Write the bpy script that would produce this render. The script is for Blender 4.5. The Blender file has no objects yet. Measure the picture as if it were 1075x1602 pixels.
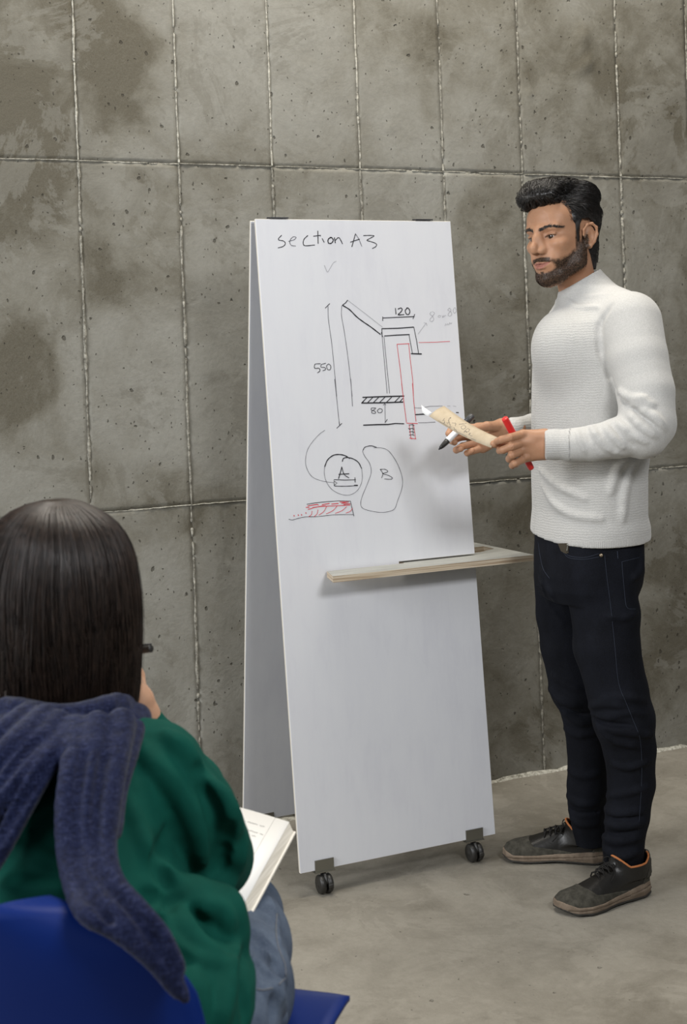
import bpy, math, random
import numpy as np
from mathutils import Vector, Matrix
from mathutils.bvhtree import BVHTree

# ------------------------------------------------------------------ camera
FPX = 2100.0
YAW = math.atan(FPX / 4660.0)
ROLL = math.atan(0.037)
HCAM = 1.34
PX, PY = 537.5, 577.0
Fv = np.array([math.sin(YAW), math.cos(YAW), 0.0])
R0 = np.array([math.cos(YAW), -math.sin(YAW), 0.0])
Zv = np.array([0, 0, 1.0])
Rv = math.cos(ROLL) * R0 - math.sin(ROLL) * Zv
Uv = math.sin(ROLL) * R0 + math.cos(ROLL) * Zv
CAM = np.array([0, 0, HCAM])
sc = bpy.context.scene
cd = bpy.data.cameras.new('camera')
cam = bpy.data.objects.new('camera', cd)
sc.collection.objects.link(cam)
cd.sensor_fit = 'VERTICAL'
cd.sensor_height = 36.0
cd.lens = FPX / 1602.0 * 36.0
cd.shift_x = 0.0
cd.shift_y = -(801.0 - PY) / 1602.0
cd.clip_start = 0.05
cd.dof.use_dof = True
cd.dof.focus_distance = 3.45
cd.dof.aperture_fstop = 7.1
mw = Matrix.Identity(4)
for i in range(3):
    mw[i][0] = Rv[i]; mw[i][1] = Uv[i]; mw[i][2] = -Fv[i]; mw[i][3] = CAM[i]
cam.matrix_world = mw
sc.camera = cam

# ------------------------------------------------------------------ light
sc.view_settings.view_transform = 'Standard'
sc.view_settings.look = 'None'
sc.view_settings.gamma = 1.0
sc.view_settings.use_curve_mapping = False
sc.view_settings.exposure = 0.6
wd = bpy.data.worlds.new('world'); sc.world = wd; wd.use_nodes = True
bg = wd.node_tree.nodes['Background']
bg.inputs[0].default_value = (0.93, 0.96, 1.0, 1)
bg.inputs[1].default_value = 0.11

def area(name, loc, target, sx, sy, power, col=(1, 1, 1)):
    l = bpy.data.lights.new(name, 'AREA'); l.shape = 'RECTANGLE'
    l.size = sx; l.size_y = sy; l.energy = power; l.color = col
    o = bpy.data.objects.new(name, l); sc.collection.objects.link(o)
    o.location = loc
    d = Vector(target) - Vector(loc)
    o.rotation_euler = d.to_track_quat('-Z', 'Y').to_euler()
    return o
area('window_light_left', (-2.8, 2.3, 2.2), (1.7, 3.2, 0.8), 1.4, 1.8, 92, (0.95, 0.97, 1.0))
area('fill_light_side', (-2.8, 0.0, 2.3), (1.4, 3.4, 1.0), 1.4, 1.6, 20, (0.90, 0.95, 1.0))  # unseen fill, added to brighten the whiteboard's back panel
area('ceiling_light_front', (1.35, -0.1, 2.55), (1.6, 3.2, 0.9), 0.8, 0.5, 35, (0.97, 0.98, 1.0))
area('ceiling_light_back', (1.8, 2.9, 4.1), (1.8, 2.9, 0), 2.6, 0.7, 74, (1.0, 0.94, 0.84))

# ------------------------------------------------------------------ helpers
col = sc.collection
def px2v(x, y, d):
    """pixel and depth along the view axis -> (right, depth, height) in the level view frame"""
    q = (Fv + Rv * (x - PX) / FPX - Uv * (y - PY) / FPX) * d
    return np.array([q @ R0, d, q[2] + HCAM])
def v2w(P):
    P = np.asarray(P, float)
    return P[..., 0:1] * R0 + P[..., 1:2] * Fv + P[..., 2:3] * Zv
def px2w(x, y, d):
    return v2w(px2v(x, y, d))
def px2ground(x, y, z=0.0):
    q = Fv + Rv * (x - PX) / FPX - Uv * (y - PY) / FPX
    return CAM + q * ((z - HCAM) / q[2])
def px2plane(x, y, P0, n):
    q = Fv + Rv * (x - PX) / FPX - Uv * (y - PY) / FPX
    return CAM + q * (np.dot(n, P0 - CAM) / np.dot(n, q))

def fastmesh(name, V, Fq, smooth=True):
    me = bpy.data.meshes.new(name)
    V = np.asarray(V, np.float32)
    if isinstance(Fq, np.ndarray):
        k = Fq.shape[1]; nf = Fq.shape[0]
        me.vertices.add(len(V)); me.vertices.foreach_set('co', V.ravel())
        me.loops.add(nf * k); me.loops.foreach_set('vertex_index', Fq.astype(np.int32).ravel())
        me.polygons.add(nf); me.polygons.foreach_set('loop_start', np.arange(0, nf * k, k, dtype=np.int32))
        me.polygons.foreach_set('loop_total', np.full(nf, k, np.int32))
        me.update(calc_edges=True)
    else:
        me.from_pydata([tuple(map(float, v)) for v in V], [], Fq)
        me.update()
    if smooth:
        me.polygons.foreach_set('use_smooth', np.ones(len(me.polygons), bool))
    return me

def setloc(o, parent):
    """mesh data is in world space: keep it there, root offset removed"""
    o.parent = parent
    if parent is not None:
        o.matrix_parent_inverse = parent.matrix_world.inverted()
def wm(o):
    m = Matrix.Translation(o.location) @ o.rotation_euler.to_matrix().to_4x4()
    if o.parent is not None:
        m = wm(o.parent) @ o.matrix_parent_inverse @ m
    return m
def put(name, V, Fq, mat, parent=None, smooth=True, label=None, kind=None, attrs=None):
    V = np.asarray(V, float)
    c = V.mean(0) if parent is None else None
    if parent is None:
        c = np.array([(V[:, 0].min() + V[:, 0].max()) / 2, (V[:, 1].min() + V[:, 1].max()) / 2, V[:, 2].min()])
        loc = c
    else:
        loc = np.array([(V[:, 0].min() + V[:, 0].max()) / 2, (V[:, 1].min() + V[:, 1].max()) / 2, (V[:, 2].min() + V[:, 2].max()) / 2])
    me = fastmesh(name, V - loc, Fq, smooth)
    if attrs:
        for k, a in attrs.items():
            a = np.asarray(a, np.float32)
            if a.ndim == 1:
                at = me.attributes.new(k, 'FLOAT', 'POINT'); at.data.foreach_set('value', a)
            else:
                at = me.attributes.new(k, 'FLOAT_COLOR', 'POINT'); at.data.foreach_set('color', a.ravel())
    me.materials.append(mat)
    o = bpy.data.objects.new(name, me); col.objects.link(o)
    if parent is None:
        o.location = loc
    else:
        w = wm(parent)
        o.parent = parent
        o.matrix_parent_inverse = w.inverted()
        o.location = loc
    if label: o['label'] = label
    if kind: o['kind'] = kind
    return o
def thing(name, label, cat, loc, group=None):
    o = bpy.data.objects.new(name, None); col.objects.link(o)
    o.empty_display_size = 0.05
    o.location = tuple(loc); o['label'] = label; o['category'] = cat
    if group: o['group'] = group
    return o
def tag(o, label, cat, group=None):
    o['label'] = label; o['category'] = cat
    if group: o['group'] = group
    return o

# --- polygon builders returning (V, F)
def box(x0, x1, y0, y1, z0, z1, bev=0.0):
    if bev <= 0:
        V = [(x, y, z) for x in (x0, x1) for y in (y0, y1) for z in (z0, z1)]
        F = [(0, 1, 3, 2), (4, 6, 7, 5), (0, 4, 5, 1), (2, 3, 7, 6), (0, 2, 6, 4), (1, 5, 7, 3)]
        return np.array(V, float), F
    import bmesh
    bm = bmesh.new()
    V, F = box(x0, x1, y0, y1, z0, z1)
    vs = [bm.verts.new(v) for v in V]
    for f in F: bm.faces.new([vs[i] for i in f])
    bmesh.ops.bevel(bm, geom=bm.edges[:], offset=bev, segments=2, affect='EDGES', profile=0.6)
    bm.verts.index_update()
    V = np.array([v.co[:] for v in bm.verts]); F = [tuple(v.index for v in f.verts) for f in bm.faces]
    bm.free()
    return V, F
def join(parts):
    V = []; F = []; n = 0
    for v, f in parts:
        v = np.asarray(v, float)
        V.append(v); F += [tuple(int(i) + n for i in t) for t in f]; n += len(v)
    return np.vstack(V), F
def tube(pts, r, seg=8, cap=True, flat=None):
    """tube along pts; r scalar or list"""
    pts = np.asarray(pts, float); n = len(pts)
    r = np.full(n, r, float) if np.isscalar(r) else np.asarray(r, float)
    T = np.gradient(pts, axis=0); T /= np.linalg.norm(T, axis=1)[:, None] + 1e-12
    up = np.array([0, 0, 1.0]) if abs(T[0][2]) < 0.9 else np.array([1.0, 0, 0])
    N = np.cross(T[0], up); N /= np.linalg.norm(N)
    V = []
    for i in range(n):
        N = N - T[i] * (N @ T[i]); N /= np.linalg.norm(N) + 1e-12
        B = np.cross(T[i], N)
        for k in range(seg):
            a = 2 * math.pi * k / seg
            V.append(pts[i] + r[i] * (math.cos(a) * N + math.sin(a) * B))
    F = []
    for i in range(n - 1):
        for k in range(seg):
            a = i * seg + k; b = i * seg + (k + 1) % seg
            F.append((a, b, b + seg, a + seg))
    if cap:
        F.append(tuple(range(seg - 1, -1, -1))); F.append(tuple(range((n - 1) * seg, n * seg)))
    return np.array(V), F
def lathe(p0, p1, prof, seg=24):
    """prof: list of (t along p0->p1 in metres, radius)"""
    p0 = np.asarray(p0, float); p1 = np.asarray(p1, float)
    d = p1 - p0; d /= np.linalg.norm(d)
    up = np.array([0, 0, 1.0]) if abs(d[2]) < 0.9 else np.array([1.0, 0, 0])
    N = np.cross(d, up); N /= np.linalg.norm(N); B = np.cross(d, N)
    V = []; F = []
    for t, r in prof:
        for k in range(seg):
            a = 2 * math.pi * k / seg
            V.append(p0 + d * t + r * (math.cos(a) * N + math.sin(a) * B))
    for i in range(len(prof) - 1):
        for k in range(seg):
            a = i * seg + k; b = i * seg + (k + 1) % seg
            F.append((a, b, b + seg, a + seg))
    F.append(tuple(range(seg - 1, -1, -1))); F.append(tuple(range((len(prof) - 1) * seg, len(prof) * seg)))
    return np.array(V), F
def smoothpath(pts, n):
    """Catmull-Rom resample"""
    P = np.asarray(pts, float)
    if len(P) < 3:
        t = np.linspace(0, 1, n)[:, None]; return P[0] * (1 - t) + P[-1] * t
    Q = np.vstack([2 * P[0] - P[1], P, 2 * P[-1] - P[-2]])
    out = []
    m = len(P) - 1
    for u in np.linspace(0, m - 1e-6, n):
        i = int(u); t = u - i
        a, b, c, d = Q[i], Q[i + 1], Q[i + 2], Q[i + 3]
        out.append(0.5 * ((2 * b) + (-a + c) * t + (2 * a - 5 * b + 4 * c - d) * t * t + (-a + 3 * b - 3 * c + d) * t ** 3))
    return np.array(out)

# --- value noise in numpy
_rng = np.random.RandomState(7)
_perm = _rng.permutation(4096).astype(np.int64)
def vnoise(P, s=1.0, seed=0):
    P = np.asarray(P, float) * s + seed * 17.31
    I = np.floor(P).astype(np.int64); f = P - I; f = f * f * (3 - 2 * f)
    def h(i, j, k):
        return _perm[(_perm[(_perm[i & 4095] + j) & 4095] + k) & 4095] / 4095.0
    x, y, z = I[..., 0], I[..., 1], I[..., 2]
    fx, fy, fz = f[..., 0], f[..., 1], f[..., 2]
    r = 0
    for dx in (0, 1):
        for dy in (0, 1):
            for dz in (0, 1):
                w = (fx if dx else 1 - fx) * (fy if dy else 1 - fy) * (fz if dz else 1 - fz)
                r = r + w * h(x + dx, y + dy, z + dz)
    return r * 2 - 1
def fbm(P, s=1.0, seed=0, o=3):
    r = 0; a = 1; t = 0
    for i in range(o):
        r = r + a * vnoise(P, s * 2 ** i, seed + i * 3); t += a; a *= 0.5
    return r / t

# ------------------------------------------------------------------ materials
class Mat:
    def __init__(s, name, base=(0.5, 0.5, 0.5), rough=0.6, spec=0.5, metal=0.0):
        s.m = bpy.data.materials.new(name); s.m.use_nodes = True
        s.t = s.m.node_tree; s.b = s.t.nodes['Principled BSDF']
        s.b.inputs['Base Color'].default_value = (*base, 1)
        s.b.inputs['Roughness'].default_value = rough
        s.b.inputs['Specular IOR Level'].default_value = spec
        s.b.inputs['Metallic'].default_value = metal
        s.tc = None
    def n(s, typ, **kw):
        nd = s.t.nodes.new(typ)
        for k, v in kw.items():
            if k.startswith('i_'):
                key = k[2:]; key = int(key) if key.isdigit() else key.replace('_', ' ')
                nd.inputs[key].default_value = v
            else: setattr(nd, k, v)
        return nd
    def l(s, a, b): s.t.links.new(a, b)
    def coord(s, scale=(1, 1, 1), out='Object', loc=(0, 0, 0), rot=(0, 0, 0)):
        if out == 'World':
            g = s.n('ShaderNodeNewGeometry'); src = g.outputs['Position']
        else:
            g = s.n('ShaderNodeTexCoord'); src = g.outputs[out]
        mp = s.n('ShaderNodeMapping'); mp.inputs['Scale'].default_value = scale
        mp.inputs['Location'].default_value = loc; mp.inputs['Rotation'].default_value = rot
        s.l(src, mp.inputs['Vector']); return mp.outputs[0]
    def noise(s, vec, scale, detail=4, rough=0.55, dist=0.0):
        nd = s.n('ShaderNodeTexNoise'); nd.inputs['Scale'].default_value = scale
        nd.inputs['Detail'].default_value = detail; nd.inputs['Roughness'].default_value = rough
        nd.inputs['Distortion'].default_value = dist
        s.l(vec, nd.inputs['Vector']); return nd.outputs['Fac']
    def ramp(s, fac, stops, interp='LINEAR'):
        nd = s.n('ShaderNodeValToRGB'); cr = nd.color_ramp; cr.interpolation = interp
        while len(cr.elements) < len(stops): cr.elements.new(0.5)
        for e, (p, c) in zip(cr.elements, stops):
            e.position = p; e.color = (*c, 1) if len(c) == 3 else c
        s.l(fac, nd.inputs[0]); return nd.outputs[0]
    def mix(s, fac, a, b, typ='MIX'):
        nd = s.n('ShaderNodeMix', data_type='RGBA', blend_type=typ)
        if isinstance(fac, (int, float)): nd.inputs[0].default_value = fac
        else: s.l(fac, nd.inputs[0])
        for v, i in ((a, 6), (b, 7)):
            if isinstance(v, tuple): nd.inputs[i].default_value = (*v, 1)
            else: s.l(v, nd.inputs[i])
        return nd.outputs[2]
    def math(s, op, a, b=0.0, c=None):
        nd = s.n('ShaderNodeMath', operation=op)
        for v, i in ((a, 0), (b, 1), (c, 2)):
            if v is None: continue
            if isinstance(v, (int, float)): nd.inputs[i].default_value = v
            else: s.l(v, nd.inputs[i])
        return nd.outputs[0]
    def attr(s, name, out='Fac'):
        nd = s.n('ShaderNodeAttribute', attribute_name=name); return nd.outputs[out]
    def base(s, c): s.l(c, s.b.inputs['Base Color'])
    def rough(s, c): s.l(c, s.b.inputs['Roughness'])
    def bump(s, h, strength=0.5, dist=0.002, prev=None):
        nd = s.n('ShaderNodeBump'); nd.inputs['Strength'].default_value = strength
        nd.inputs['Distance'].default_value = dist
        s.l(h, nd.inputs['Height'])
        if prev is not None: s.l(prev, nd.inputs['Normal'])
        s.l(nd.outputs[0], s.b.inputs['Normal']); return nd.outputs[0]

def g(v): return (v, v, v)
def concrete(name, light, mid, dark, stain=True, floor=False):
    M = Mat(name, mid, 0.85, 0.25)
    P = M.coord(out='World')
    n1 = M.noise(P, 1.7, 7, 0.62, 0.6)
    n2 = M.noise(P, 5.5, 8, 0.68, 0.4)
    n3 = M.noise(P, 60, 5, 0.7)
    n4 = M.noise(P, 300, 3, 0.6)
    f = M.math('ADD', M.math('MULTIPLY', n1, 0.55), M.math('MULTIPLY', n2, 0.45))
    if not floor:
        f = M.math('ADD', f, M.math('MULTIPLY', M.attr('stain'), 0.22))
    c = M.ramp(f, [(0.36, dark), (0.46, mid), (0.53, tuple(0.5 * (a + b) for a, b in zip(mid, light))), (0.64, light)])
    c = M.mix(M.ramp(n3, [(0.3, g(0.0)), (0.75, g(0.28))]), c, dark)
    c = M.mix(M.ramp(n4, [(0.35, g(0.0)), (0.8, g(0.2))]), c, light)
    # crisp edged damp / laitance patches
    n5 = M.noise(M.coord(out='World', loc=(3.1, 1.7, 0.4)), 2.6, 9, 0.72, 0.9)
    pat = M.ramp(n5, [(0.535, g(0)), (0.555, g(1))])
    c = M.mix(M.math('MULTIPLY', pat, 0.22), c, dark)
    n6 = M.noise(M.coord(out='World', loc=(8.1, 0.7, 2.4)), 3.4, 9, 0.7, 0.6)
    pat2 = M.ramp(n6, [(0.56, g(0)), (0.585, g(1))])
    c = M.mix(M.math('MULTIPLY', pat2, 0.30), c, light)
    # bug holes: their shade and the dirt inside are both painted into the colour
    vec = M.coord(out='World', scale=(1, 1, 0.8))
    wob = M.n('ShaderNodeTexNoise'); wob.inputs['Scale'].default_value = 55; M.l(vec, wob.inputs['Vector'])
    add = M.n('ShaderNodeVectorMath', operation='MULTIPLY_ADD'); M.l(wob.outputs['Color'], add.inputs[0])
    add.inputs[1].default_value = (0.016, 0.016, 0.016); M.l(vec, add.inputs[2])
    pits = None
    specs = ((26, 0.004, 0.10, 0.72), (75, 0.0022, 0.11, 0.72), (11, 0.007, 0.075, 0.72)) if not floor else ((20, 0.003, 0.06, 0.8), (60, 0.002, 0.07, 0.8))
    for sc_, _, rad, thr in specs:
        v = M.n('ShaderNodeTexVoronoi', feature='F1'); v.inputs['Scale'].default_value = sc_
        M.l(add.outputs[0], v.inputs['Vector'])
        sep = M.n('ShaderNodeSeparateColor'); M.l(v.outputs['Color'], sep.inputs[0])
        on = M.math('GREATER_THAN', sep.outputs[0], thr)
        r = M.math('MULTIPLY', sep.outputs[1], rad * 1.6)
        inside = M.n('ShaderNodeMapRange'); M.l(M.math('SUBTRACT', v.outputs['Distance'], r), inside.inputs[0])
        inside.inputs[1].default_value = -0.01; inside.inputs[2].default_value = 0.03
        inside.inputs[3].default_value = 1; inside.inputs[4].default_value = 0
        p = M.math('MULTIPLY', inside.outputs[0], on)
        pits = p if pits is None else M.math('MAXIMUM', pits, p)
    c = M.mix(M.math('MULTIPLY', pits, 0.7 if not floor else 0.3), c, tuple(x * 0.45 for x in dark))
    M.base(c)
    b1 = M.bump(M.math('ADD', n2, M.math('MULTIPLY', n3, 0.25)), 0.5, 0.008)
    M.bump(M.math('MULTIPLY', pits, -1.0), 0.9, 0.004, b1)
    return M
# ------------------------------------------------------------------ setting: cast concrete wall and floor
WY = 3.753
m_wall = concrete('wall_concrete', (0.262, 0.256, 0.226), (0.184, 0.174, 0.143), (0.098, 0.087, 0.063))
m_floor = concrete('floor_concrete', (0.30, 0.278, 0.232), (0.212, 0.194, 0.158), (0.13, 0.116, 0.09), floor=True)
M = Mat('mortar_fin', (0.5, 0.47, 0.4), 0.9, 0.2)
c = M.ramp(M.noise(M.coord(out='World'), 90, 5, 0.7), [(0.35, (0.16, 0.15, 0.12)), (0.5, (0.38, 0.365, 0.31)), (0.68, (0.56, 0.54, 0.47))])
M.base(c); m_fin = M.m
M = Mat('mortar_rough', (0.3, 0.28, 0.24), 0.9, 0.2)
c = M.ramp(M.noise(M.coord(out='World'), 70, 5, 0.75), [(0.38, (0.11, 0.10, 0.08)), (0.5, (0.23, 0.22, 0.185)), (0.64, (0.42, 0.40, 0.34))])
M.base(c); m_finr = M.m
M = Mat('joint_bed', (0.15, 0.14, 0.115), 0.95, 0.1)
m_bed = M.m

XC = [-3.2, 0.015, 0.307, 0.600, 0.893, 1.188, 1.480, 1.7715, 2.063, 2.356, 2.746, 3.04, 3.335, 3.63, 6.2]
ZC = [-0.01, 0.960, 1.954, 2.948]
wall = put('wall_back', *box(-3.2, 6.2, WY - 0.0015, WY + 0.2, -0.05, 4.6), m_bed, smooth=False, kind='structure')
# located stains: pixel on the photographed wall, radius m, value (+ lighter)
ST = [(50, 620, .16, -1.0), (30, 560, .14, -.9), (60, 110, .34, -1.0), (200, 60, .2, -.6), (20, 300, .2, -.8), (200, 640, .09, -.9), (240, 560, .05, -.8), (180, 600, .22, .6),
      (330, 100, .2, .7), (480, 110, .2, .7), (350, 600, .3, .75), (340, 420, .12, .5), (230, 980, .35, .55), (480, 190, .12, .5), (600, 130, .1, .6),
      (620, 200, .1, .8), (640, 60, .12, -.4), (740, 60, .16, -.5), (730, 200, .14, .3), (860, 60, .2, -.3), (900, 160, .2, -.3), (1000, 200, .22, -.6), (1030, 80, .25, -.6),
      (760, 330, .1, -.5), (740, 720, .12, .9), (790, 745, .1, .9), (760, 640, .15, .2), (800, 800, .12, -.5), (770, 950, .25, .35), (840, 1150, .1, -.7), (1040, 850, .15, -.6), (1020, 800, .08, .4),
      (1050, 420, .3, -.5), (1000, 1000, .2, .1), (1060, 1000, .2, -.5), (270, 800, .1, -.6), (350, 815, .1, -.6), (200, 830, .1, -.5), (60, 370, .2, -.4), (160, 430, .12, -.3), (590, 300, .1, -.1), (650, 300, .12, .2)]
STW = [(px2plane(x, y, np.array([0, WY, 0]), np.array([0, 1., 0])), r, v) for x, y, r, v in ST]
BUMPS = [(912, 57, .028, .007), (918, 100, .022, .009), (905, 78, .03, .004), (609, 201, .009, .006), (828, 147, .012, .006), (905, 110, .03, .004), (620, 92, .008, .003)]
BW = [(px2plane(x, y, np.array([0, WY, 0]), np.array([0, 1., 0])), r, v) for x, y, r, v in BUMPS]
def grid_panel(x0, x1, z0, z1, step, yfun):
    nx = max(2, int((x1 - x0) / step)); nz = max(2, int((z1 - z0) / step))
    xs = np.linspace(x0, x1, nx + 1); zs = np.linspace(z0, z1, nz + 1)
    X, Z = np.meshgrid(xs, zs, indexing='ij')
    P = np.stack([X, np.full_like(X, WY), Z], -1)
    # ragged borders
    e = 0.0035 * vnoise(P, 45, 3) + 0.002 * vnoise(P, 160, 5)
    wx = np.exp(-np.minimum(X - x0, x1 - X) / 0.012); wz = np.exp(-np.minimum(Z - z0, z1 - Z) / 0.012)
    X2 = X + e * wx; Z2 = Z + e * wz
    Y = yfun(X, Z, P)
    V = np.stack([X2, Y, Z2], -1).reshape(-1, 3)
    i = np.arange(nx)[:, None] * (nz + 1) + np.arange(nz)[None, :]
    i = i.ravel()
    F = np.stack([i, i + nz + 1, i + nz + 2, i + 1], 1)
    # skirt back to the bed
    per = list(range(0, nz + 1)) + [k * (nz + 1) + nz for k in range(1, nx + 1)] + [nx * (nz + 1) + k for k in range(nz - 1, -1, -1)] + [k * (nz + 1) for k in range(nx - 1, 0, -1)]
    n0 = len(V); S = V[per].copy(); S[:, 1] = WY + 0.006
    V = np.vstack([V, S]); m = len(per)
    a = np.array(per); b = np.roll(a, -1); c_ = n0 + np.arange(m); d = np.roll(c_, -1)
    F = np.vstack([F, np.stack([a, b, d, c_], 1)])
    return V, F
rs = np.random.RandomState(3)
for i in range(len(XC) - 1):
    for j in range(len(ZC) - 1):
        x0, x1, z0, z1 = XC[i], XC[i + 1], ZC[j], ZC[j + 1]
        vis = 0.3 < x1 and x0 < 3.2
        gap = 0.0012
        off = rs.uniform(-0.0015, 0.0015)
        def yf(X, Z, P):
            d = np.minimum(np.minimum(X - x0, x1 - X), np.minimum(Z - z0, z1 - Z))
            y = WY - 0.004 + off + 0.0022 * fbm(P, 4, 1, 3) + 0.0007 * fbm(P, 40, 2, 2)
            y = y + 0.0010 * np.exp(-d / 0.005)
            for q, r, a in BW:
                y = y - a * np.exp(-((X - q[0]) ** 2 + (Z - q[2]) ** 2) / (r * r))
            return y
        V, F = grid_panel(x0 + gap, x1 - gap, z0 + gap, z1 - gap, 0.0125 if vis else 0.12, yf)
        s = np.zeros(len(V))
        wp = np.stack([V[:, 0] + 0.05 * vnoise(V, 9, 1), V[:, 2] + 0.05 * vnoise(V, 9, 2)], 1)
        for q, r, v in STW:
            d = np.hypot(wp[:, 0] - q[0], wp[:, 1] - q[2])
            s += v * 0.5 * (1 - np.tanh((d - r) / (0.12 * r + 0.01)))* 0.55
        tone = rs.uniform(-0.12, 0.12)
        # patchy darker band that hugs the pour joints
        dz = np.minimum(V[:, 2] - z0, z1 - V[:, 2]); dx = np.minimum(V[:, 0] - x0, x1 - V[:, 0])
        s -= 0.16 * np.exp(-dx / 0.012) * np.clip(.2 + 1.2 * vnoise(V, 12, 8), 0, 1) + 0.15 * np.exp(-dz / 0.02) * np.clip(.3 + vnoise(V, 9, 6), 0, 1)
        put('panel', V, F, m_wall.m, wall, attrs={'stain': s + tone})
# fins of mortar that bled into the joints
def fin(x0, z0, x1, z1, w, h, rough, chip=0.3, seed=0):
    L = math.hypot(x1 - x0, z1 - z0); n = max(8, int(L / 0.006))
    t = np.linspace(0, 1, n + 1)
    X = x0 + (x1 - x0) * t; Z = z0 + (z1 - z0) * t
    P = np.stack([X, np.full(n + 1, seed * 1.7), Z], 1)
    ww = w * (0.75 + 0.8 * np.abs(vnoise(P, 50, 1)) + 0.5 * vnoise(P, 14, 2))
    hh = h * (0.7 + 0.6 * vnoise(P, 70, 3) + 0.4 * vnoise(P, 20, 4))
    cut = (vnoise(P, 26, 5) * 0.5 + vnoise(P, 95, 6) * 0.5) < (-0.55 + chip)
    ww = np.maximum(np.where(cut, ww * .6, ww), 0.0010); hh = np.where(cut, -0.0025, np.maximum(hh, -0.001))
    drift = 0.0022 * vnoise(P, 9, 9) + 0.001 * vnoise(P, 60, 11)
    dx, dz = (x1 - x0) / L, (z1 - z0) / L
    nx, nz = dz, -dx
    rows = []
    for o, y in ((-1, 0.006), (-0.55, -1), (0.0, -1.25), (0.55, -1), (1, 0.006)):
        yy = WY + 0.004 if y > 0 else WY - 0.004 + hh * y
        rows.append(np.stack([X + nx * (o * ww + drift), np.full(n + 1, 0) + yy, Z + nz * (o * ww + drift)], 1))
    V = np.stack(rows, 1).reshape(-1, 3)
    F = []
    i = np.arange(n)[:, None] * 5 + np.arange(4)[None, :]; i = i.ravel()
    F = np.stack([i, i + 1, i + 6, i + 5], 1)
    return V, F
for i, x in enumerate(XC[1:-1]):
    if not (0.5 < x < 3.1): continue
    clean = x < 1.9
    for j in range(3):
        top = j == 2
        if top and clean: a = (0.0032, 0.0026, False, 0.05)
        elif top: a = (0.0036, 0.0026, True, 0.20)
        else: a = (0.0052, 0.0028, True, 0.16)
        V, F = fin(x, ZC[j] + 0.003, x, ZC[j + 1] - 0.003, a[0], a[1], a[2], a[3], seed=i * 5 + j)
        put('joint', V, F, m_finr if a[2] else m_fin, wall)
for j, z in enumerate(ZC[1:3]):
    for i in range(len(XC) - 1):
        if XC[i + 1] < 0.5 or XC[i] > 3.1: continue
        V, F = fin(XC[i], z, XC[i + 1], z, 0.0018, 0.0022, False, 0.12 if (i + j) % 3 else 0.25, seed=40 + i * 3 + j)
        put('joint', V, F, m_fin, wall)
# floor
nx, ny = 150, 130
xs = np.linspace(-3.2, 6.2, nx + 1); ys = np.linspace(-2.5, WY + 0.01, ny + 1)
X, Y = np.meshgrid(xs, ys, indexing='ij')
P = np.stack([X, Y, 0 * X], -1)
Z = -0.0015 + 0.0012 * fbm(P, 2, 5, 3)
V = np.stack([X, Y, np.minimum(Z, 0)], -1).reshape(-1, 3)
i = (np.arange(nx)[:, None] * (ny + 1) + np.arange(ny)[None, :]).ravel()
floor = put('floor', V, np.stack([i, i + ny + 1, i + ny + 2, i + 1], 1), m_floor.m, kind='structure')
# rough mortar fillet where the wall meets the floor
n = 900; t = np.linspace(-3.2, 6.2, n + 1)
P = np.stack([t, 0 * t, 0 * t], 1)
w = 0.004 + 0.008 * vnoise(P, 16, 1) + 0.004 * vnoise(P, 60, 2); w = np.maximum(w, 0.003)
h = np.maximum(0.005 + 0.005 * vnoise(P, 30, 3), 0.001)
rows = [np.stack([t, np.full(n + 1, WY + 0.01), h + 0.004], 1), np.stack([t, WY - 0.006 - 0 * t, h], 1), np.stack([t, WY - 0.010 - w, 0.4 * h], 1), np.stack([t, WY - 0.014 - 1.3 * w, 0 * t - 0.004], 1)]
V = np.stack(rows, 1).reshape(-1, 3)
i = (np.arange(n)[:, None] * 4 + np.arange(3)[None, :]).ravel()
put('fillet_back', V, np.stack([i, i + 1, i + 5, i + 4], 1), m_fin, kind='structure')

# ------------------------------------------------------------------ mobile whiteboard (A-frame)
M = Mat('white_laminate', (0.80, 0.81, 0.84), 0.38, 0.4)
n1 = M.noise(M.coord(out='World', scale=(1, 1, 0.6)), 5, 5, 0.6, 0.5)
n2 = M.noise(M.coord(out='World', scale=(4, 1, 0.7)), 9, 5, 0.7, 0.3)
c = M.ramp(M.math('ADD', M.math('MULTIPLY', n1, .6), M.math('MULTIPLY', n2, .4)), [(0.36, (0.625, 0.63, 0.665)), (0.5, (0.66, 0.667, 0.695)), (0.62, (0.675, 0.682, 0.705))])
M.base(c); M.rough(M.ramp(n1, [(0.3, g(0.42)), (0.7, g(0.34))])); m_board = M.m
m_edge = Mat('cream_edge', (0.72, 0.68, 0.6), 0.6, 0.3).m
M = Mat('plywood', (0.6, 0.47, 0.33), 0.55, 0.3)
c = M.ramp(M.noise(M.coord(out='World', scale=(2, 2, 170)), 2.5, 2, 0.4), [(0.42, (0.36, 0.27, 0.18)), (0.5, (0.50, 0.41, 0.295)), (0.6, (0.60, 0.51, 0.39))])
M.base(c); m_ply = M.m
M = Mat('grey_laminate', (0.30, 0.30, 0.28), 0.6, 0.25)
c = M.ramp(M.noise(M.coord(out='World', scale=(3, 20, 20)), 3, 4, 0.6), [(0.35, (0.25, 0.25, 0.23)), (0.65, (0.33, 0.33, 0.305))])
M.base(c); m_lam = M.m
m_black = Mat('black_plastic', (0.022, 0.021, 0.019), 0.42, 0.5).m
M = Mat('brushed_steel', (0.26, 0.255, 0.225), 0.35, 0.5, 0.9); m_steel = M.m
m_dark = Mat('dark_metal', (0.05, 0.05, 0.055), 0.4, 0.5, 0.6).m

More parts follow.
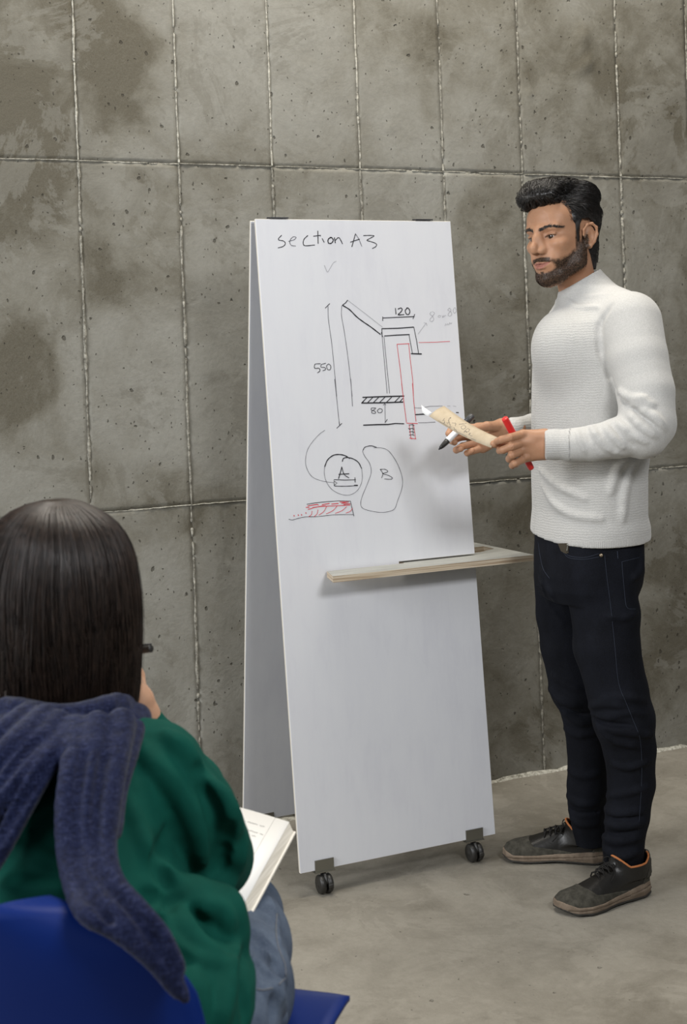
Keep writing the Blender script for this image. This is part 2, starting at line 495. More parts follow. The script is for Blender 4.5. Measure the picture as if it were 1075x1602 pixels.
BL = np.array([1.258, 3.173, 0.062]); BR = np.array([1.831, 3.173, 0.062])
TL = np.array([1.229, 3.245, 1.735]); TR = np.array([1.802, 3.245, 1.737])
eu = (BR - BL); ev = TL - BL
bn = np.cross(eu, ev); bn /= np.linalg.norm(bn)          # points towards the camera side
if bn[1] > 0: bn = -bn
BH = np.linalg.norm(ev); BWd = np.linalg.norm(eu)
def bp(u, v, o=0.0): return BL + eu * (u / BWd) + ev * (v / BH) + bn * o
wb = thing('mobile_whiteboard', 'tall white A-frame whiteboard on black casters with marker drawings, beside the standing man', 'whiteboard', ((BL + BR) / 2 * [1, 1, 0] + [0, .2, 0]))
def slab(poly, t, place, mat, mat_edge, name, parent, label=None):
    """poly: list of (u,v); front skin, back skin and edge band as one mesh with two materials"""
    n = len(poly)
    V = [place(u, v, 0.0) for u, v in poly] + [place(u, v, -t) for u, v in poly]
    F = [tuple(range(n)), tuple(range(2 * n - 1, n - 1, -1))]
    F += [(i, i + n, (i + 1) % n + n, (i + 1) % n) for i in range(n)]
    o = put(name, V, F, mat, parent, smooth=False, label=label)
    o.data.materials.append(mat_edge)
    for p in o.data.polygons[2:] if False else list(o.data.polygons)[2:]: p.material_index = 1
    bv = o.modifiers.new('bev', 'BEVEL'); bv.width = 0.0008; bv.segments = 1
    return o
vs = (0.8175 - 0.062) / (1.736 - 0.062) * BH      # height of the shelf's top in board coordinates
slot_u = 1.587 - 1.246
T_ = 0.010
cw, chh = 0.052, 0.026                              # caster plates let into the bottom edge
cpos = [0.066, BWd - 0.066]
poly = [(0, 0)]
poly += [(BWd, 0), (BWd, vs - 0.022), (slot_u, vs - 0.022), (slot_u, vs + 0.0045), (BWd, vs + 0.0045), (BWd, BH), (0, BH)]
slab(poly, T_, bp, m_board, m_edge, 'front_panel', wb)
# back panel
GL = np.array([1.262, 3.607, 0.062]); GT = np.array([1.229, 3.279, 1.733])
eg = GT - GL; gn = np.cross(eu, eg); gn /= np.linalg.norm(gn)
if gn[1] > 0: gn = -gn
GH = np.linalg.norm(eg)
def gp(u, v, o=0.0): return GL + eu * (u / BWd) + eg * (v / GH) + gn * o
slab([(0, 0), (BWd, 0), (BWd, GH), (0, GH)], T_, gp, m_board, m_edge, 'back_panel', wb)
# top hinges
for pxh in (437, 664):
    c0 = px2plane(pxh, 342, TL, np.array([0, 1., 0])); x = c0[0]
    o = put('hinge', *join([box(x - .026, x + .026, 3.2445, 3.262, 1.7372, 1.7402), box(x - .026, x + .026, 3.264, 3.2795, 1.736, 1.7395), tube([(x - .027, 3.263, 1.7395), (x + .027, 3.263, 1.7395)], .0028, 10)]), m_dark, wb, smooth=False)
# shelf let through both panels
zt = 0.8175; th = 0.016
yb_back = 3.452
outer = [(1.372, 3.197), (1.350, 3.108), (1.948, 3.108), (1.948, yb_back), (1.60, yb_back), (1.60, 3.197)]
hole = [(1.69, 3.25), (1.86, 3.25), (1.926, 3.285), (1.926, 3.345), (1.69, 3.345)]
import bmesh
def extr(outer, holes, z0, z1, mat_top, mat_side, name, parent, label=None):
    bm = bmesh.new()
    loops = []
    for lp in [outer] + holes:
        vs_ = [bm.verts.new((x, y, z1)) for x, y in lp]
        es = [bm.edges.new((vs_[i], vs_[(i + 1) % len(vs_)])) for i in range(len(vs_))]
        loops += es
    bmesh.ops.triangle_fill(bm, edges=loops, use_beauty=True)
    fs = bm.faces[:]
    for f in fs:
        f.normal_update()
        if f.normal.z < 0: f.normal_flip()
    r = bmesh.ops.extrude_face_region(bm, geom=fs)
    nv = [e for e in r['geom'] if isinstance(e, bmesh.types.BMVert)]
    for v in nv: v.co.z = z0
    bmesh.ops.recalc_face_normals(bm, faces=bm.faces[:])
    bm.verts.index_update()
    V = np.array([v.co[:] for v in bm.verts]); F = [tuple(v.index for v in f.verts) for f in bm.faces]
    nz = [abs(f.normal.z) for f in bm.faces]
    bm.free()
    o = put(name, V, F, mat_top, parent, smooth=False, label=label)
    o.data.materials.append(mat_side)
    for p, q in zip(o.data.polygons, nz): p.material_index = 0 if q > 0.5 else 1
    return o
extr(outer, [hole], zt - th, zt, m_lam, m_ply, 'shelf', wb, 'plywood shelf with grey top and a cut-out at its right end')
# casters
def caster(u, place, ax, back=False):
    """plate let into the panel, stem, two wheels"""
    c = place(u, 0, 0); sgn = -1 if not back else 1
    x, y, z = c
    nrm = np.array([0, -1.0, 0])
    pl = join([box(x - cw / 2, x + cw / 2, y - 0.0035, y - 0.0005, z - 0.004, z + chh),
               box(x - cw / 2 - .002, x + cw / 2 + .002, y - 0.006, y + 0.022, z - 0.0065, z - 0.0035)])
    br = put('caster', *pl, m_steel, wb, smooth=False)
    put('stem', *lathe((x, y + 0.006, z - 0.006), (x, y + 0.006, z - 0.03), [(0, .006), (.008, .006), (.008, .0085), (.016, .0085)], 16), m_dark, br)
    wy = y + 0.002; zc = 0.0245
    for s in (-1, 1):
        a = np.array([x + s * 0.003, wy, zc]); b = np.array([x + s * 0.019, wy, zc])
        put('wheel', *lathe(a, b, [(0, .021), (.001, .0235), (.011, .0240), (.014, .022), (.0155, .017), (.0155, .006), (.0165, .005)], 28), m_black, br)
    put('housing', *join([tube([(x, wy + 0.017 * math.sin(t), zc + 0.0255 * math.cos(t)) for t in np.linspace(-1.4, 1.4, 12)], .0045, 8),
                          box(x - .004, x + .004, wy - .012, wy + .012, zc - .006, zc + .02), box(x + .001, x + .014, wy - .030, wy - .022, zc - .004, zc + .006, .002)]), m_black, br)
for u in cpos: caster(u, bp, 0)
for u in cpos: caster(u, gp, 0, True)
# --- handwriting: real felt-pen strokes lying on the laminate
ink_k = Mat('black_ink', (0.018, 0.018, 0.022), 0.5, 0.3).m
ink_g = Mat('faded_ink', (0.33, 0.33, 0.35), 0.6, 0.2).m
ink_m = Mat('thin_ink', (0.12, 0.12, 0.135), 0.6, 0.2).m
ink_r = Mat('red_ink', (0.60, 0.06, 0.075), 0.5, 0.3).m
STK = {'k': [], 'g': [], 'm': [], 'r': []}
_lift = [0.0003]
def stroke(o, s, pts, w=1.6, c='k', sm=True, close=False):
    """points measured in a crop of the photo at origin o and zoom s; w width in px of the photo"""
    P = [px2plane(o[0] + x / s, o[1] + y / s, BL, bn) for x, y in pts]
    if sm and len(P) > 2: P = smoothpath(P, max(12, len(P) * 5))
    P = np.array(P); hw = w * 0.43 * 3.55 / FPX
    T = np.gradient(P, axis=0); T /= np.linalg.norm(T, axis=1)[:, None] + 1e-9
    S = np.cross(T, bn)
    n = len(P); _lift[0] += 0.0000025
    wv = hw * (1 + 0.12 * np.sin(np.arange(n) * 1.3))[:, None]
    A = P + S * wv + bn * _lift[0]; B = P - S * wv + bn * _lift[0]
    V = np.vstack([A, B]); F = [(i, i + 1, n + i + 1, n + i) for i in range(n - 1)]
    # rounded ends
    for e, k in ((0, -1), (n - 1, 1)):
        q = [P[e] + bn * _lift[0] + (math.cos(a) * S[e] + k * math.sin(a) * T[e]) * wv[e] for a in np.linspace(0, math.pi, 6)]
        b = len(V); V = np.vstack([V, q]); F.append(tuple(range(b, b + 6)))
    STK[c].append((V, F))
A = ((420, 350), 5.375)
def sA(p, w=1.5, c='k', sm=True): stroke(*A, p, w, c, sm)
sA([(110, 98), (85, 125), (90, 138), (125, 145), (142, 165), (125, 190), (82, 203)])
sA([(170, 148), (215, 135), (232, 115), (205, 112), (180, 145), (190, 180), (228, 188)], 1.2, 'm')
sA([(330, 100), (300, 130), (292, 165), (310, 185), (388, 179)], 1.6)
sA([(415, 62), (418, 165)], 1.6); sA([(380, 105), (436, 98)], 1.5); sA([(452, 125), (468, 155)], 1.4); sA([(434, 98), (438, 103)], 1.4)
sA([(530, 115), (508, 125), (500, 145), (508, 165), (530, 163), (545, 140), (535, 120), (520, 115)], 2.0)
sA([(555, 118), (562, 160)], 1.7); sA([(562, 140), (585, 118), (600, 125), (622, 168)], 1.6)
sA([(732, 85), (702, 192)], 1.6); sA([(732, 85), (760, 130), (785, 190)], 1.1, 'm'); sA([(690, 155), (765, 130)], 1.5)
sA([(800, 100), (850, 98), (888, 102), (860, 120), (828, 140), (860, 150), (905, 168), (905, 190), (875, 208)], 1.5)
sA([(470, 350), (495, 405), (515, 380), (545, 330), (570, 315)], 0.8, 'g')
B = ((480, 460), 4.479)
def sB(p, w=1.2, c='k', sm=False): stroke(*B, p, w, c, sm)
sB([(130, 98), (160, 68)], 1.3); sB([(148, 82), (152, 180), (175, 350), (192, 520), (210, 717)], 1.0, 'm', True)
sB([(245, 82), (243, 150), (262, 260), (285, 420), (302, 560), (318, 717)], 1.0, 'm', True)
sB([(250, 78), (272, 62), (286, 43)], 1.5); sB([(286, 43), (400, 130), (530, 232)], 0.8, 'g')
sB([(252, 80), (300, 110), (350, 160), (400, 198), (450, 232), (515, 282)], 2.2, 'k', True)
sB([(526, 243), (640, 240), (748, 232)], 1.9); sB([(526, 243), (528, 298)], 1.4); sB([(522, 270), (532, 300)], 1.2)
sB([(545, 294), (630, 288), (718, 284)], 1.9); sB([(750, 232), (770, 330), (783, 415)], 1.3); sB([(716, 284), (728, 350), (740, 415)], 1.2)
sB([(733, 418), (802, 420)], 2.4)
sB([(528, 300), (540, 430), (563, 695)], 1.0, 'm'); sB([(541, 300), (560, 500), (580, 695)], 1.0, 'm')
sB([(532, 168), (752, 158)], 1.6); sB([(532, 160), (532, 186)], 1.4); sB([(756, 142), (745, 172)], 1.4)
sB([(621, 100), (625, 140)], 1.6); sB([(640, 105), (660, 98), (668, 110), (655, 130), (640, 146), (680, 144)], 1.9, 'k', True)
sB([(705, 98), (690, 115), (698, 140), (715, 142), (722, 120), (712, 100), (700, 98)], 1.9, 'k', True)
sB([(632, 352), (718, 348)], 1.2, 'r'); sB([(632, 352), (655, 530), (675, 717)], 1.1, 'r'); sB([(714, 348), (725, 460), (742, 600), (748, 717)], 1.1, 'r')
sB([(785, 340), (890, 338), (1002, 332)], 1.0, 'r')
sB([(872, 125), (862, 140), (880, 155), (890, 180), (872, 192), (862, 180), (880, 155), (895, 135), (880, 122)], 0.8, 'g', True)
sB([(925, 150), (920, 160), (932, 163), (938, 152), (925, 150)], 0.7, 'g', True); sB([(948, 150), (955, 162), (975, 148)], 0.7, 'g', True); sB([(962, 148), (950, 165)], 0.7, 'g')
sB([(1000, 98), (988, 112), (1010, 125), (1015, 145), (998, 155), (990, 140), (1010, 115), (1000, 98)], 0.8, 'g', True)
sB([(1035, 95), (1025, 115), (1035, 135), (1048, 118), (1040, 95)], 0.8, 'g', True)
sB([(968, 222), (975, 208), (980, 218), (988, 206), (990, 216)], 0.9, 'g'); sB([(996, 214), (1003, 200), (1008, 210), (1016, 202)], 1.0, 'g')
sB([(780, 280), (835, 205)], 0.7, 'g'); sB([(820, 202), (838, 204), (842, 222)], 0.7, 'g')
sB([(95, 488), (58, 492), (56, 520), (85, 520), (92, 538), (75, 552)], 1.3, 'k', True)
sB([(132, 485), (102, 495), (100, 512), (125, 515), (132, 528), (112, 538)], 1.2, 'k', True)
sB([(152, 490), (138, 505), (148, 530), (165, 528), (168, 505), (155, 490)], 1.2, 'k', True)
Cc = ((480, 600), 4.479)
def sC(p, w=1.2, c='k', sm=False): stroke(*Cc, p, w, c, sm)
sC([(195, -30), (212, 130), (228, 288)], 1.0, 'm', True); sC([(210, 313), (245, 280)], 1.2); sC([(226, 265), (230, 290)], 1)
sC([(308, -30), (320, 158)], 1.0, 'm')
sC([(393, 97), (530, 92), (680, 88)], 2.3); sC([(385, 137), (530, 135), (672, 130)], 2.3)
for x in (425, 465, 505, 548, 595, 650, 690): sC([(min(x, 680) + (0 if x < 690 else -8), 95), (x - 38, 133)] if x < 690 else [(672, 105), (650, 130)], 1.6)
sC([(395, 97), (418, 100), (388, 137)], 1.4)
sC([(484, 172), (455, 172), (452, 185), (478, 195), (480, 208), (460, 208), (455, 195), (480, 178)], 1.2, 'k', True)
sC([(510, 175), (494, 190), (505, 205), (525, 200), (528, 183), (512, 175)], 1.2, 'k', True)
sC([(547, 140), (550, 270)], 0.9, 'm'); sC([(536, 152), (546, 140), (554, 150)], 0.9); sC([(548, 274), (564, 252)], 1.2)
sC([(398, 292), (500, 288), (570, 287), (620, 280), (680, 282)], 2.2)
sC([(664, 0), (680, 130), (698, 272)], 1.1, 'r'); sC([(740, 0), (750, 130), (765, 265)], 1.1, 'r')
sC([(700, 278), (775, 280)], 1.3, 'r'); sC([(717, 288), (730, 388), (762, 386), (748, 288)], 1.2, 'r')
sC([(720, 382), (765, 388)], 1.2, 'r')
for y in (292, 318, 340, 362): sC([(718, y), (736, y - 4), (752, y + 2)], 1.1)
sC([(742, 282), (745, 360)], 0.9); sC([(712, 315), (724, 322)], 1.3)
sC([(752, 170), (800, 172), (860, 160), (950, 157)], 0.8, 'm'); sC([(985, 157), (1005, 157)], 0.8, 'g'); sC([(1025, 157), (1045, 161)], 0.8, 'g')
sC([(762, 218), (830, 214)], 2.2); sC([(1048, 203), (1062, 204)], 1.8); sC([(782, 275), (840, 274), (900, 270)], 0.9, 'm')
D = ((450, 690), 5.375)
def sD(p, w=1.2, c='k', sm=True): stroke(*D, p, w, c, sm)
sD([(312, -90), (270, -60), (210, 5), (165, 80), (150, 180), (175, 260), (220, 310), (300, 338), (385, 350)], 0.8, 'm')
sD([(312, 215), (335, 160), (380, 122), (430, 113), (480, 122), (520, 145)], 2.0)
sD([(460, 170), (468, 148), (500, 138), (550, 150), (595, 180), (622, 230)], 1.8)
sD([(312, 210), (308, 270), (325, 340), (370, 405), (440, 445), (510, 455), (570, 430), (610, 380), (628, 310), (622, 225)], 0.8, 'm')
sD([(455, 218), (445, 260), (428, 315)], 1.6, 'k', False); sD([(455, 218), (475, 280), (515, 310)], 1.4); sD([(430, 280), (515, 275)], 1.6, 'k', False)
sD([(392, 375), (390, 325), (480, 328), (572, 326)], 1.3, 'k', False); sD([(566, 308), (568, 345)], 1.2, 'k', False)
sD([(392, 368), (400, 378), (480, 380), (560, 376)], 1.3); sD([(562, 373), (586, 373)], 2.2, 'k', False)
sD([(392, 338), (416, 354), (395, 368)], 1.0, 'k', False)
sD([(750, 55), (700, 42), (650, 52), (632, 85), (650, 130), (690, 190), (702, 265), (670, 360), (625, 470), (615, 535), (640, 570), (720, 592), (800, 600), (875, 585), (905, 560), (925, 500), (960, 400), (965, 320), (940, 230), (900, 150), (850, 85), (800, 60), (725, 55)], 0.9, 'm')
sD([(635, 75), (650, 52), (700, 40), (745, 52)], 1.4)
sD([(780, 238), (800, 275), (790, 310)], 1.1); sD([(778, 238), (820, 238), (842, 258), (800, 272)], 1.1); sD([(800, 275), (850, 290), (882, 312), (860, 322), (815, 318)], 1.1)
sD([(162, 532), (230, 520), (330, 510), (430, 503), (528, 505)], 1.1, 'k', False); sD([(528, 505), (540, 560), (557, 630)], 1.0, 'k', False)
sD([(10, 658), (40, 663), (90, 650), (150, 638), (250, 635), (400, 620), (550, 618)], 0.9, 'k')
sD([(172, 575), (260, 552), (400, 545), (525, 538)], 1.3, 'r'); sD([(170, 545), (250, 532), (258, 538)], 1.5, 'r', False); sD([(155, 558), (180, 558)], 1.4, 'r', False)
sD([(290, 535), (350, 525)], 1.5, 'r', False); sD([(370, 530), (425, 525)], 1.5, 'r', False); sD([(440, 512), (515, 512), (450, 522), (528, 528), (470, 535), (520, 538)], 1.6, 'r', False)
sD([(210, 560), (300, 545), (330, 550)], 1.4, 'r')
for a, b in (((205, 590), (178, 635)), ((255, 578), (222, 635)), ((325, 555), (262, 622)), ((415, 548), (325, 612)), ((495, 552), (400, 608)), ((545, 565), (490, 605))):
    sD([a, ((a[0] + b[0]) / 2 + 8, (a[1] + b[1]) / 2 + 6), b], 1.1, 'r')
for x, y in ((52, 625), (88, 620), (115, 618), (152, 602)): sD([(x, y), (x + 3, y + 5)], 1.6, 'r', False)
for k, mt, nm in (('k', ink_k, 'black felt-pen line'), ('m', ink_m, 'thin grey-black line'), ('g', ink_g, 'faded grey line'), ('r', ink_r, 'red felt-pen line')):
    for V, F in STK[k]: put('pen_stroke', V, F, mt, wb, smooth=False, label=nm)
# ------------------------------------------------------------------ signed-distance sculpting
def smin(a, b, k):
    if k <= 0: return np.minimum(a, b)
    h = np.clip(0.5 + 0.5 * (b - a) / k, 0, 1)
    return b + (a - b) * h - k * h * (1 - h)
def cone(a, ra, b, rb):
    a = np.asarray(a, float); b = np.asarray(b, float); ba = b - a; L = max(ba @ ba, 1e-9)
    R = max(ra, rb)
    def fn(X, Y, Z):
        x, y, z = X - a[0], Y - a[1], Z - a[2]
        t = np.clip((x * ba[0] + y * ba[1] + z * ba[2]) / L, 0, 1)
        return np.sqrt((x - t * ba[0]) ** 2 + (y - t * ba[1]) ** 2 + (z - t * ba[2]) ** 2) - (ra + (rb - ra) * t)
    return fn, np.minimum(a, b) - R, np.maximum(a, b) + R
def ell(c, r, Rm=None):
    c = np.asarray(c, float); r = np.asarray(r, float); m = r.max()
    def fn(X, Y, Z):
        x, y, z = X - c[0], Y - c[1], Z - c[2]
        if Rm is not None:
            x, y, z = (Rm[0, 0] * x + Rm[1, 0] * y + Rm[2, 0] * z, Rm[0, 1] * x + Rm[1, 1] * y + Rm[2, 1] * z, Rm[0, 2] * x + Rm[1, 2] * y + Rm[2, 2] * z)
        k0 = np.sqrt((x / r[0]) ** 2 + (y / r[1]) ** 2 + (z / r[2]) ** 2)
        k1 = np.sqrt((x / r[0] ** 2) ** 2 + (y / r[1] ** 2) ** 2 + (z / r[2] ** 2) ** 2) + 1e-9
        return k0 * (k0 - 1) / k1
    ex = r if Rm is None else np.full(3, m)
    return fn, c - ex, c + ex
def loft(rows, ang=0.0, n=2.0):
    """rows: (z, cx, cy, a, b): elliptic sections stacked in z, turned by ang"""
    A = np.array(sorted(rows), float)
    ca, sa = math.cos(ang), math.sin(ang)
    def fn(X, Y, Z):
        z = np.clip(Z, A[0, 0], A[-1, 0])
        cx, cy, a, b = (np.interp(z, A[:, 0], A[:, i]) for i in (1, 2, 3, 4))
        x, y = X - cx, Y - cy
        u = (x * ca + y * sa) / a; v = (-x * sa + y * ca) / b
        f = (np.abs(u) ** n + np.abs(v) ** n) ** (1 / n)
        d = (f - 1) * np.minimum(a, b)
        cap = np.maximum(A[0, 0] - Z, Z - A[-1, 0])
        return np.maximum(d, cap)
    m = np.maximum(A[:, 3], A[:, 4]).max()
    lo = np.array([A[:, 1].min() - m, A[:, 2].min() - m, A[0, 0]]); hi = np.array([A[:, 1].max() + m, A[:, 2].max() + m, A[-1, 0]])
    return fn, lo, hi
class Grid:
    def __init__(s, lo, hi, h):
        s.lo = np.asarray(lo, float); s.h = h
        s.n = np.ceil((np.asarray(hi, float) - s.lo) / h).astype(int) + 1
        s.ax = [s.lo[i] + h * np.arange(s.n[i]) for i in range(3)]
        s.F = np.full(s.n, 0.2, np.float32)
    def blank(s):
        g_ = Grid.__new__(Grid); g_.lo = s.lo; g_.h = s.h; g_.n = s.n; g_.ax = s.ax
        g_.F = np.full(s.n, 0.2, np.float32); return g_
    def _sl(s, lo, hi, m):
        a = np.clip(np.floor((lo - m - s.lo) / s.h).astype(int), 0, s.n); b = np.clip(np.ceil((hi + m - s.lo) / s.h).astype(int) + 1, 0, s.n)
        return a, b
    def _ev(s, prim, m):
        fn, lo, hi = prim
        a, b = s._sl(lo, hi, m)
        if np.any(b - a < 1): return None, None
        X = s.ax[0][a[0]:b[0]].astype(np.float32)[:, None, None]; Y = s.ax[1][a[1]:b[1]].astype(np.float32)[None, :, None]; Z = s.ax[2][a[2]:b[2]].astype(np.float32)[None, None, :]
        return (slice(a[0], b[0]), slice(a[1], b[1]), slice(a[2], b[2])), fn(X, Y, Z)
    def add(s, prim, k=0.0, off=0.0):
        sl, d = s._ev(prim, k + 3 * s.h + abs(off))
        if sl: s.F[sl] = smin(s.F[sl], d - off, k)
        return s
    def sub(s, prim, k=0.0, off=0.0):
        sl, d = s._ev(prim, k + 3 * s.h + abs(off))
        if sl: s.F[sl] = -smin(-s.F[sl], d - off, k)
        return s
    def cut(s, p, nrm, lo=None, hi=None):
        """remove everything on the +nrm side of the plane (inside an optional box)"""
        p = np.asarray(p, float); nrm = np.asarray(nrm, float); nrm = nrm / np.linalg.norm(nrm)
        lo = s.lo if lo is None else np.asarray(lo); hi = s.lo + s.n * s.h if hi is None else np.asarray(hi)
        a, b = s._sl(lo, hi, 0)
        sl = (slice(a[0], b[0]), slice(a[1], b[1]), slice(a[2], b[2]))
        X = s.ax[0][sl[0]][:, None, None]; Y = s.ax[1][sl[1]][None, :, None]; Z = s.ax[2][sl[2]][None, None, :]
        s.F[sl] = np.maximum(s.F[sl], (X - p[0]) * nrm[0] + (Y - p[1]) * nrm[1] + (Z - p[2]) * nrm[2])
        return s
    def chain(s, pts, k=0.01, sub=False):
        """pts: (x, y, z, r)"""
        for p, q in zip(pts[:-1], pts[1:]):
            (s.sub if sub else s.add)(cone(p[:3], p[3], q[:3], q[3]), k)
        return s
    def val(s, P):
        q = (np.asarray(P) - s.lo) / s.h; i = np.clip(np.round(q).astype(int), 0, s.n - 1)
        return s.F[tuple(i.T)] if i.ndim == 2 else s.F[tuple(i)]
    def surf(s, x, y, d0, d1):
        ds = np.arange(d0, d1, s.h * 0.5)
        P = np.array([px2v(x, y, 1.0)]); base = px2v(x, y, 1.0)
        Q = np.stack([base[0] * ds, ds, HCAM + (base[2] - HCAM) * ds], 1)
        q = np.round((Q - s.lo) / s.h).astype(int)
        ok = np.all((q >= 0) & (q < s.n), axis=1)
        q = np.clip(q, 0, s.n - 1)
        f = np.where(ok, s.F[tuple(q.T)], 1)
        i = np.argmax(f < 0)
        return ds[i] if f[i] < 0 else None
    def fold(s, pts, r, k, d0, d1, emb=0.35, sub=False):
        """a cloth fold (or crease) lying on the surface seen at these pixels"""
        pts = smoothpath(pts, max(4, len(pts) * 3)); n = len(pts); ch = []
        for i, p in enumerate(pts):
            d = s.surf(p[0], p[1], d0, d1)
            if d is None: continue
            t = i / (n - 1.0); rr = r * (0.35 + 0.65 * math.sin(math.pi * min(max(t, .05), .95)) ** 0.6)
            ch.append((*px2v(p[0], p[1], d + (emb * rr if not sub else -emb * rr)), rr))
        if len(ch) > 1:
            for p, q in zip(ch[:-1], ch[1:]):
                if abs(p[1] - q[1]) < 0.06: s.chain([p, q], k, sub)
        return s
    def mesh(s, relax=1):
        F = s.F; S = F < 0; h = s.h
        nx, ny, nz = F.shape
        cnt = np.zeros((nx - 1, ny - 1, nz - 1), np.int8)
        for i in (0, 1):
            for j in (0, 1):
                for k in (0, 1): cnt += S[i:nx - 1 + i, j:ny - 1 + j, k:nz - 1 + k]
        I = np.argwhere((cnt > 0) & (cnt < 8))
        idx = np.full(cnt.shape, -1, np.int32); idx[tuple(I.T)] = np.arange(len(I))
        acc = np.zeros((len(I), 3)); c = np.zeros(len(I))
        cor = [(i, j, k) for i in (0, 1) for j in (0, 1) for k in (0, 1)]
        vals = {q: F[I[:, 0] + q[0], I[:, 1] + q[1], I[:, 2] + q[2]].astype(float) for q in cor}
        for q in cor:
            for ax in range(3):
                if q[ax]: continue
                r = list(q); r[ax] = 1; r = tuple(r)
                a, b = vals[q], vals[r]; m = (a < 0) != (b < 0)
                t = np.where(m, a / np.where(m, a - b, 1), 0)
                p = np.array(q, float)[None, :] + np.eye(3)[ax][None, :] * t[:, None]
                acc[m] += p[m]; c[m] += 1
        V = s.lo + h * (I + acc / c[:, None])
        Q = []
        for ax in range(3):
            b_, c_ = (ax + 1) % 3, (ax + 2) % 3
            A = S.take(range(0, F.shape[ax] - 1), ax); B = S.take(range(1, F.shape[ax]), ax)
            E = np.argwhere(A != B)
            E = E[(E[:, b_] > 0) & (E[:, c_] > 0) & (E[:, b_] < F.shape[b_] - 1) & (E[:, c_] < F.shape[c_] - 1)]
            up = S[tuple(E.T)]
            def at(db, dc):
                G = E.copy(); G[:, b_] += db; G[:, c_] += dc; return idx[tuple(G.T)]
            q = np.stack([at(-1, -1), at(0, -1), at(0, 0), at(-1, 0)], 1)
            q[~up] = q[~up][:, ::-1]
            Q.append(q)
        Q = np.vstack(Q)
        Q = Q[np.all(Q >= 0, 1)]
        for _ in range(relax): V = relaxed(V, Q, 0.5)
        return V, Q
def relaxed(V, Q, w):
    s = np.zeros_like(V); c = np.zeros(len(V))
    for a, b in ((0, 1), (1, 2), (2, 3), (3, 0)):
        for u, v in ((Q[:, a], Q[:, b]), (Q[:, b], Q[:, a])):
            for d in range(3): s[:, d] += np.bincount(u, V[v, d], len(V))
            c += np.bincount(u, minlength=len(V))
    return V * (1 - w) + w * s / np.maximum(c, 1)[:, None]
def mesh_normals(V, Q):
    n = np.cross(V[Q[:, 2]] - V[Q[:, 0]], V[Q[:, 3]] - V[Q[:, 1]])
    N = np.zeros_like(V)
    for a in range(4):
        for d in range(3): N[:, d] += np.bincount(Q[:, a], n[:, d], len(V))
    return N / (np.linalg.norm(N, axis=1)[:, None] + 1e-12)
def jm(*ms):
    """join quad meshes"""
    V = []; Q = []; n = 0
    for v, q in ms: V.append(v); Q.append(np.asarray(q) + n); n += len(v)
    return np.vstack(V), np.vstack(Q)
def strands(P, r0, seg=3, r1=None):
    """P: (n, m, 3) centre lines -> tapered thin tubes, quads"""
    n, m, _ = P.shape
    T = np.gradient(P, axis=1); T /= np.linalg.norm(T, axis=2)[..., None] + 1e-12
    ref = np.where(np.abs(T[..., 2:3]) < 0.8, np.array([0, 0, 1.0]), np.array([1.0, 0, 0]))
    ref = ref[:, :1].repeat(m, 1)
    A = np.cross(T, ref); A /= np.linalg.norm(A, axis=2)[..., None] + 1e-12
    B = np.cross(T, A)
    t = np.linspace(0, 1, m); rad = (np.asarray(r0).reshape(-1, 1) * np.ones(m)[None, :]) * (1 - 0.75 * t ** 3)[None, :]
    V = []
    for k in range(seg):
        a = 2 * math.pi * k / seg
        V.append(P + rad[..., None] * (math.cos(a) * A + math.sin(a) * B))
    V = np.stack(V, 2)                       # n, m, seg, 3
    i = np.arange(n)[:, None, None] * m * seg + np.arange(m - 1)[None, :, None] * seg + np.arange(seg)[None, None, :]
    j = np.arange(n)[:, None, None] * m * seg + np.arange(m - 1)[None, :, None] * seg + ((np.arange(seg) + 1) % seg)[None, None, :]
    Q = np.stack([i, j, j + seg, i + seg], -1).reshape(-1, 4)
    return V.reshape(-1, 3), Q
def polydist(poly, Y, Z):
    """signed distance to a polygon in 2D, negative inside"""
    P = np.asarray(poly, float); n = len(P)
    d = np.full(np.broadcast(Y, Z).shape, 1e9); ins = np.zeros(d.shape, bool)
    for i in range(n):
        a, b = P[i], P[(i + 1) % n]; e = b - a
        t = np.clip(((Y - a[0]) * e[0] + (Z - a[1]) * e[1]) / (e @ e), 0, 1)
        d = np.minimum(d, (Y - a[0] - t * e[0]) ** 2 + (Z - a[1] - t * e[1]) ** 2)
        c = ((a[1] > Z) != (b[1] > Z)) & (Y < (b[0] - a[0]) * (Z - a[1]) / (b[1] - a[1] + 1e-12) + a[0])
        ins ^= c
    return np.where(ins, -1, 1) * np.sqrt(d)
def rot(yaw=0, pitch=0, roll=0):
    cy, sy = math.cos(yaw), math.sin(yaw); cp, sp = math.cos(pitch), math.sin(pitch); cr, sr = math.cos(roll), math.sin(roll)
    Rz = np.array([[cy, -sy, 0], [sy, cy, 0], [0, 0, 1]]); Rx = np.array([[1, 0, 0], [0, cp, -sp], [0, sp, cp]]); Ry = np.array([[cr, 0, sr], [0, 1, 0], [-sr, 0, cr]])
    return Rz @ Rx @ Ry

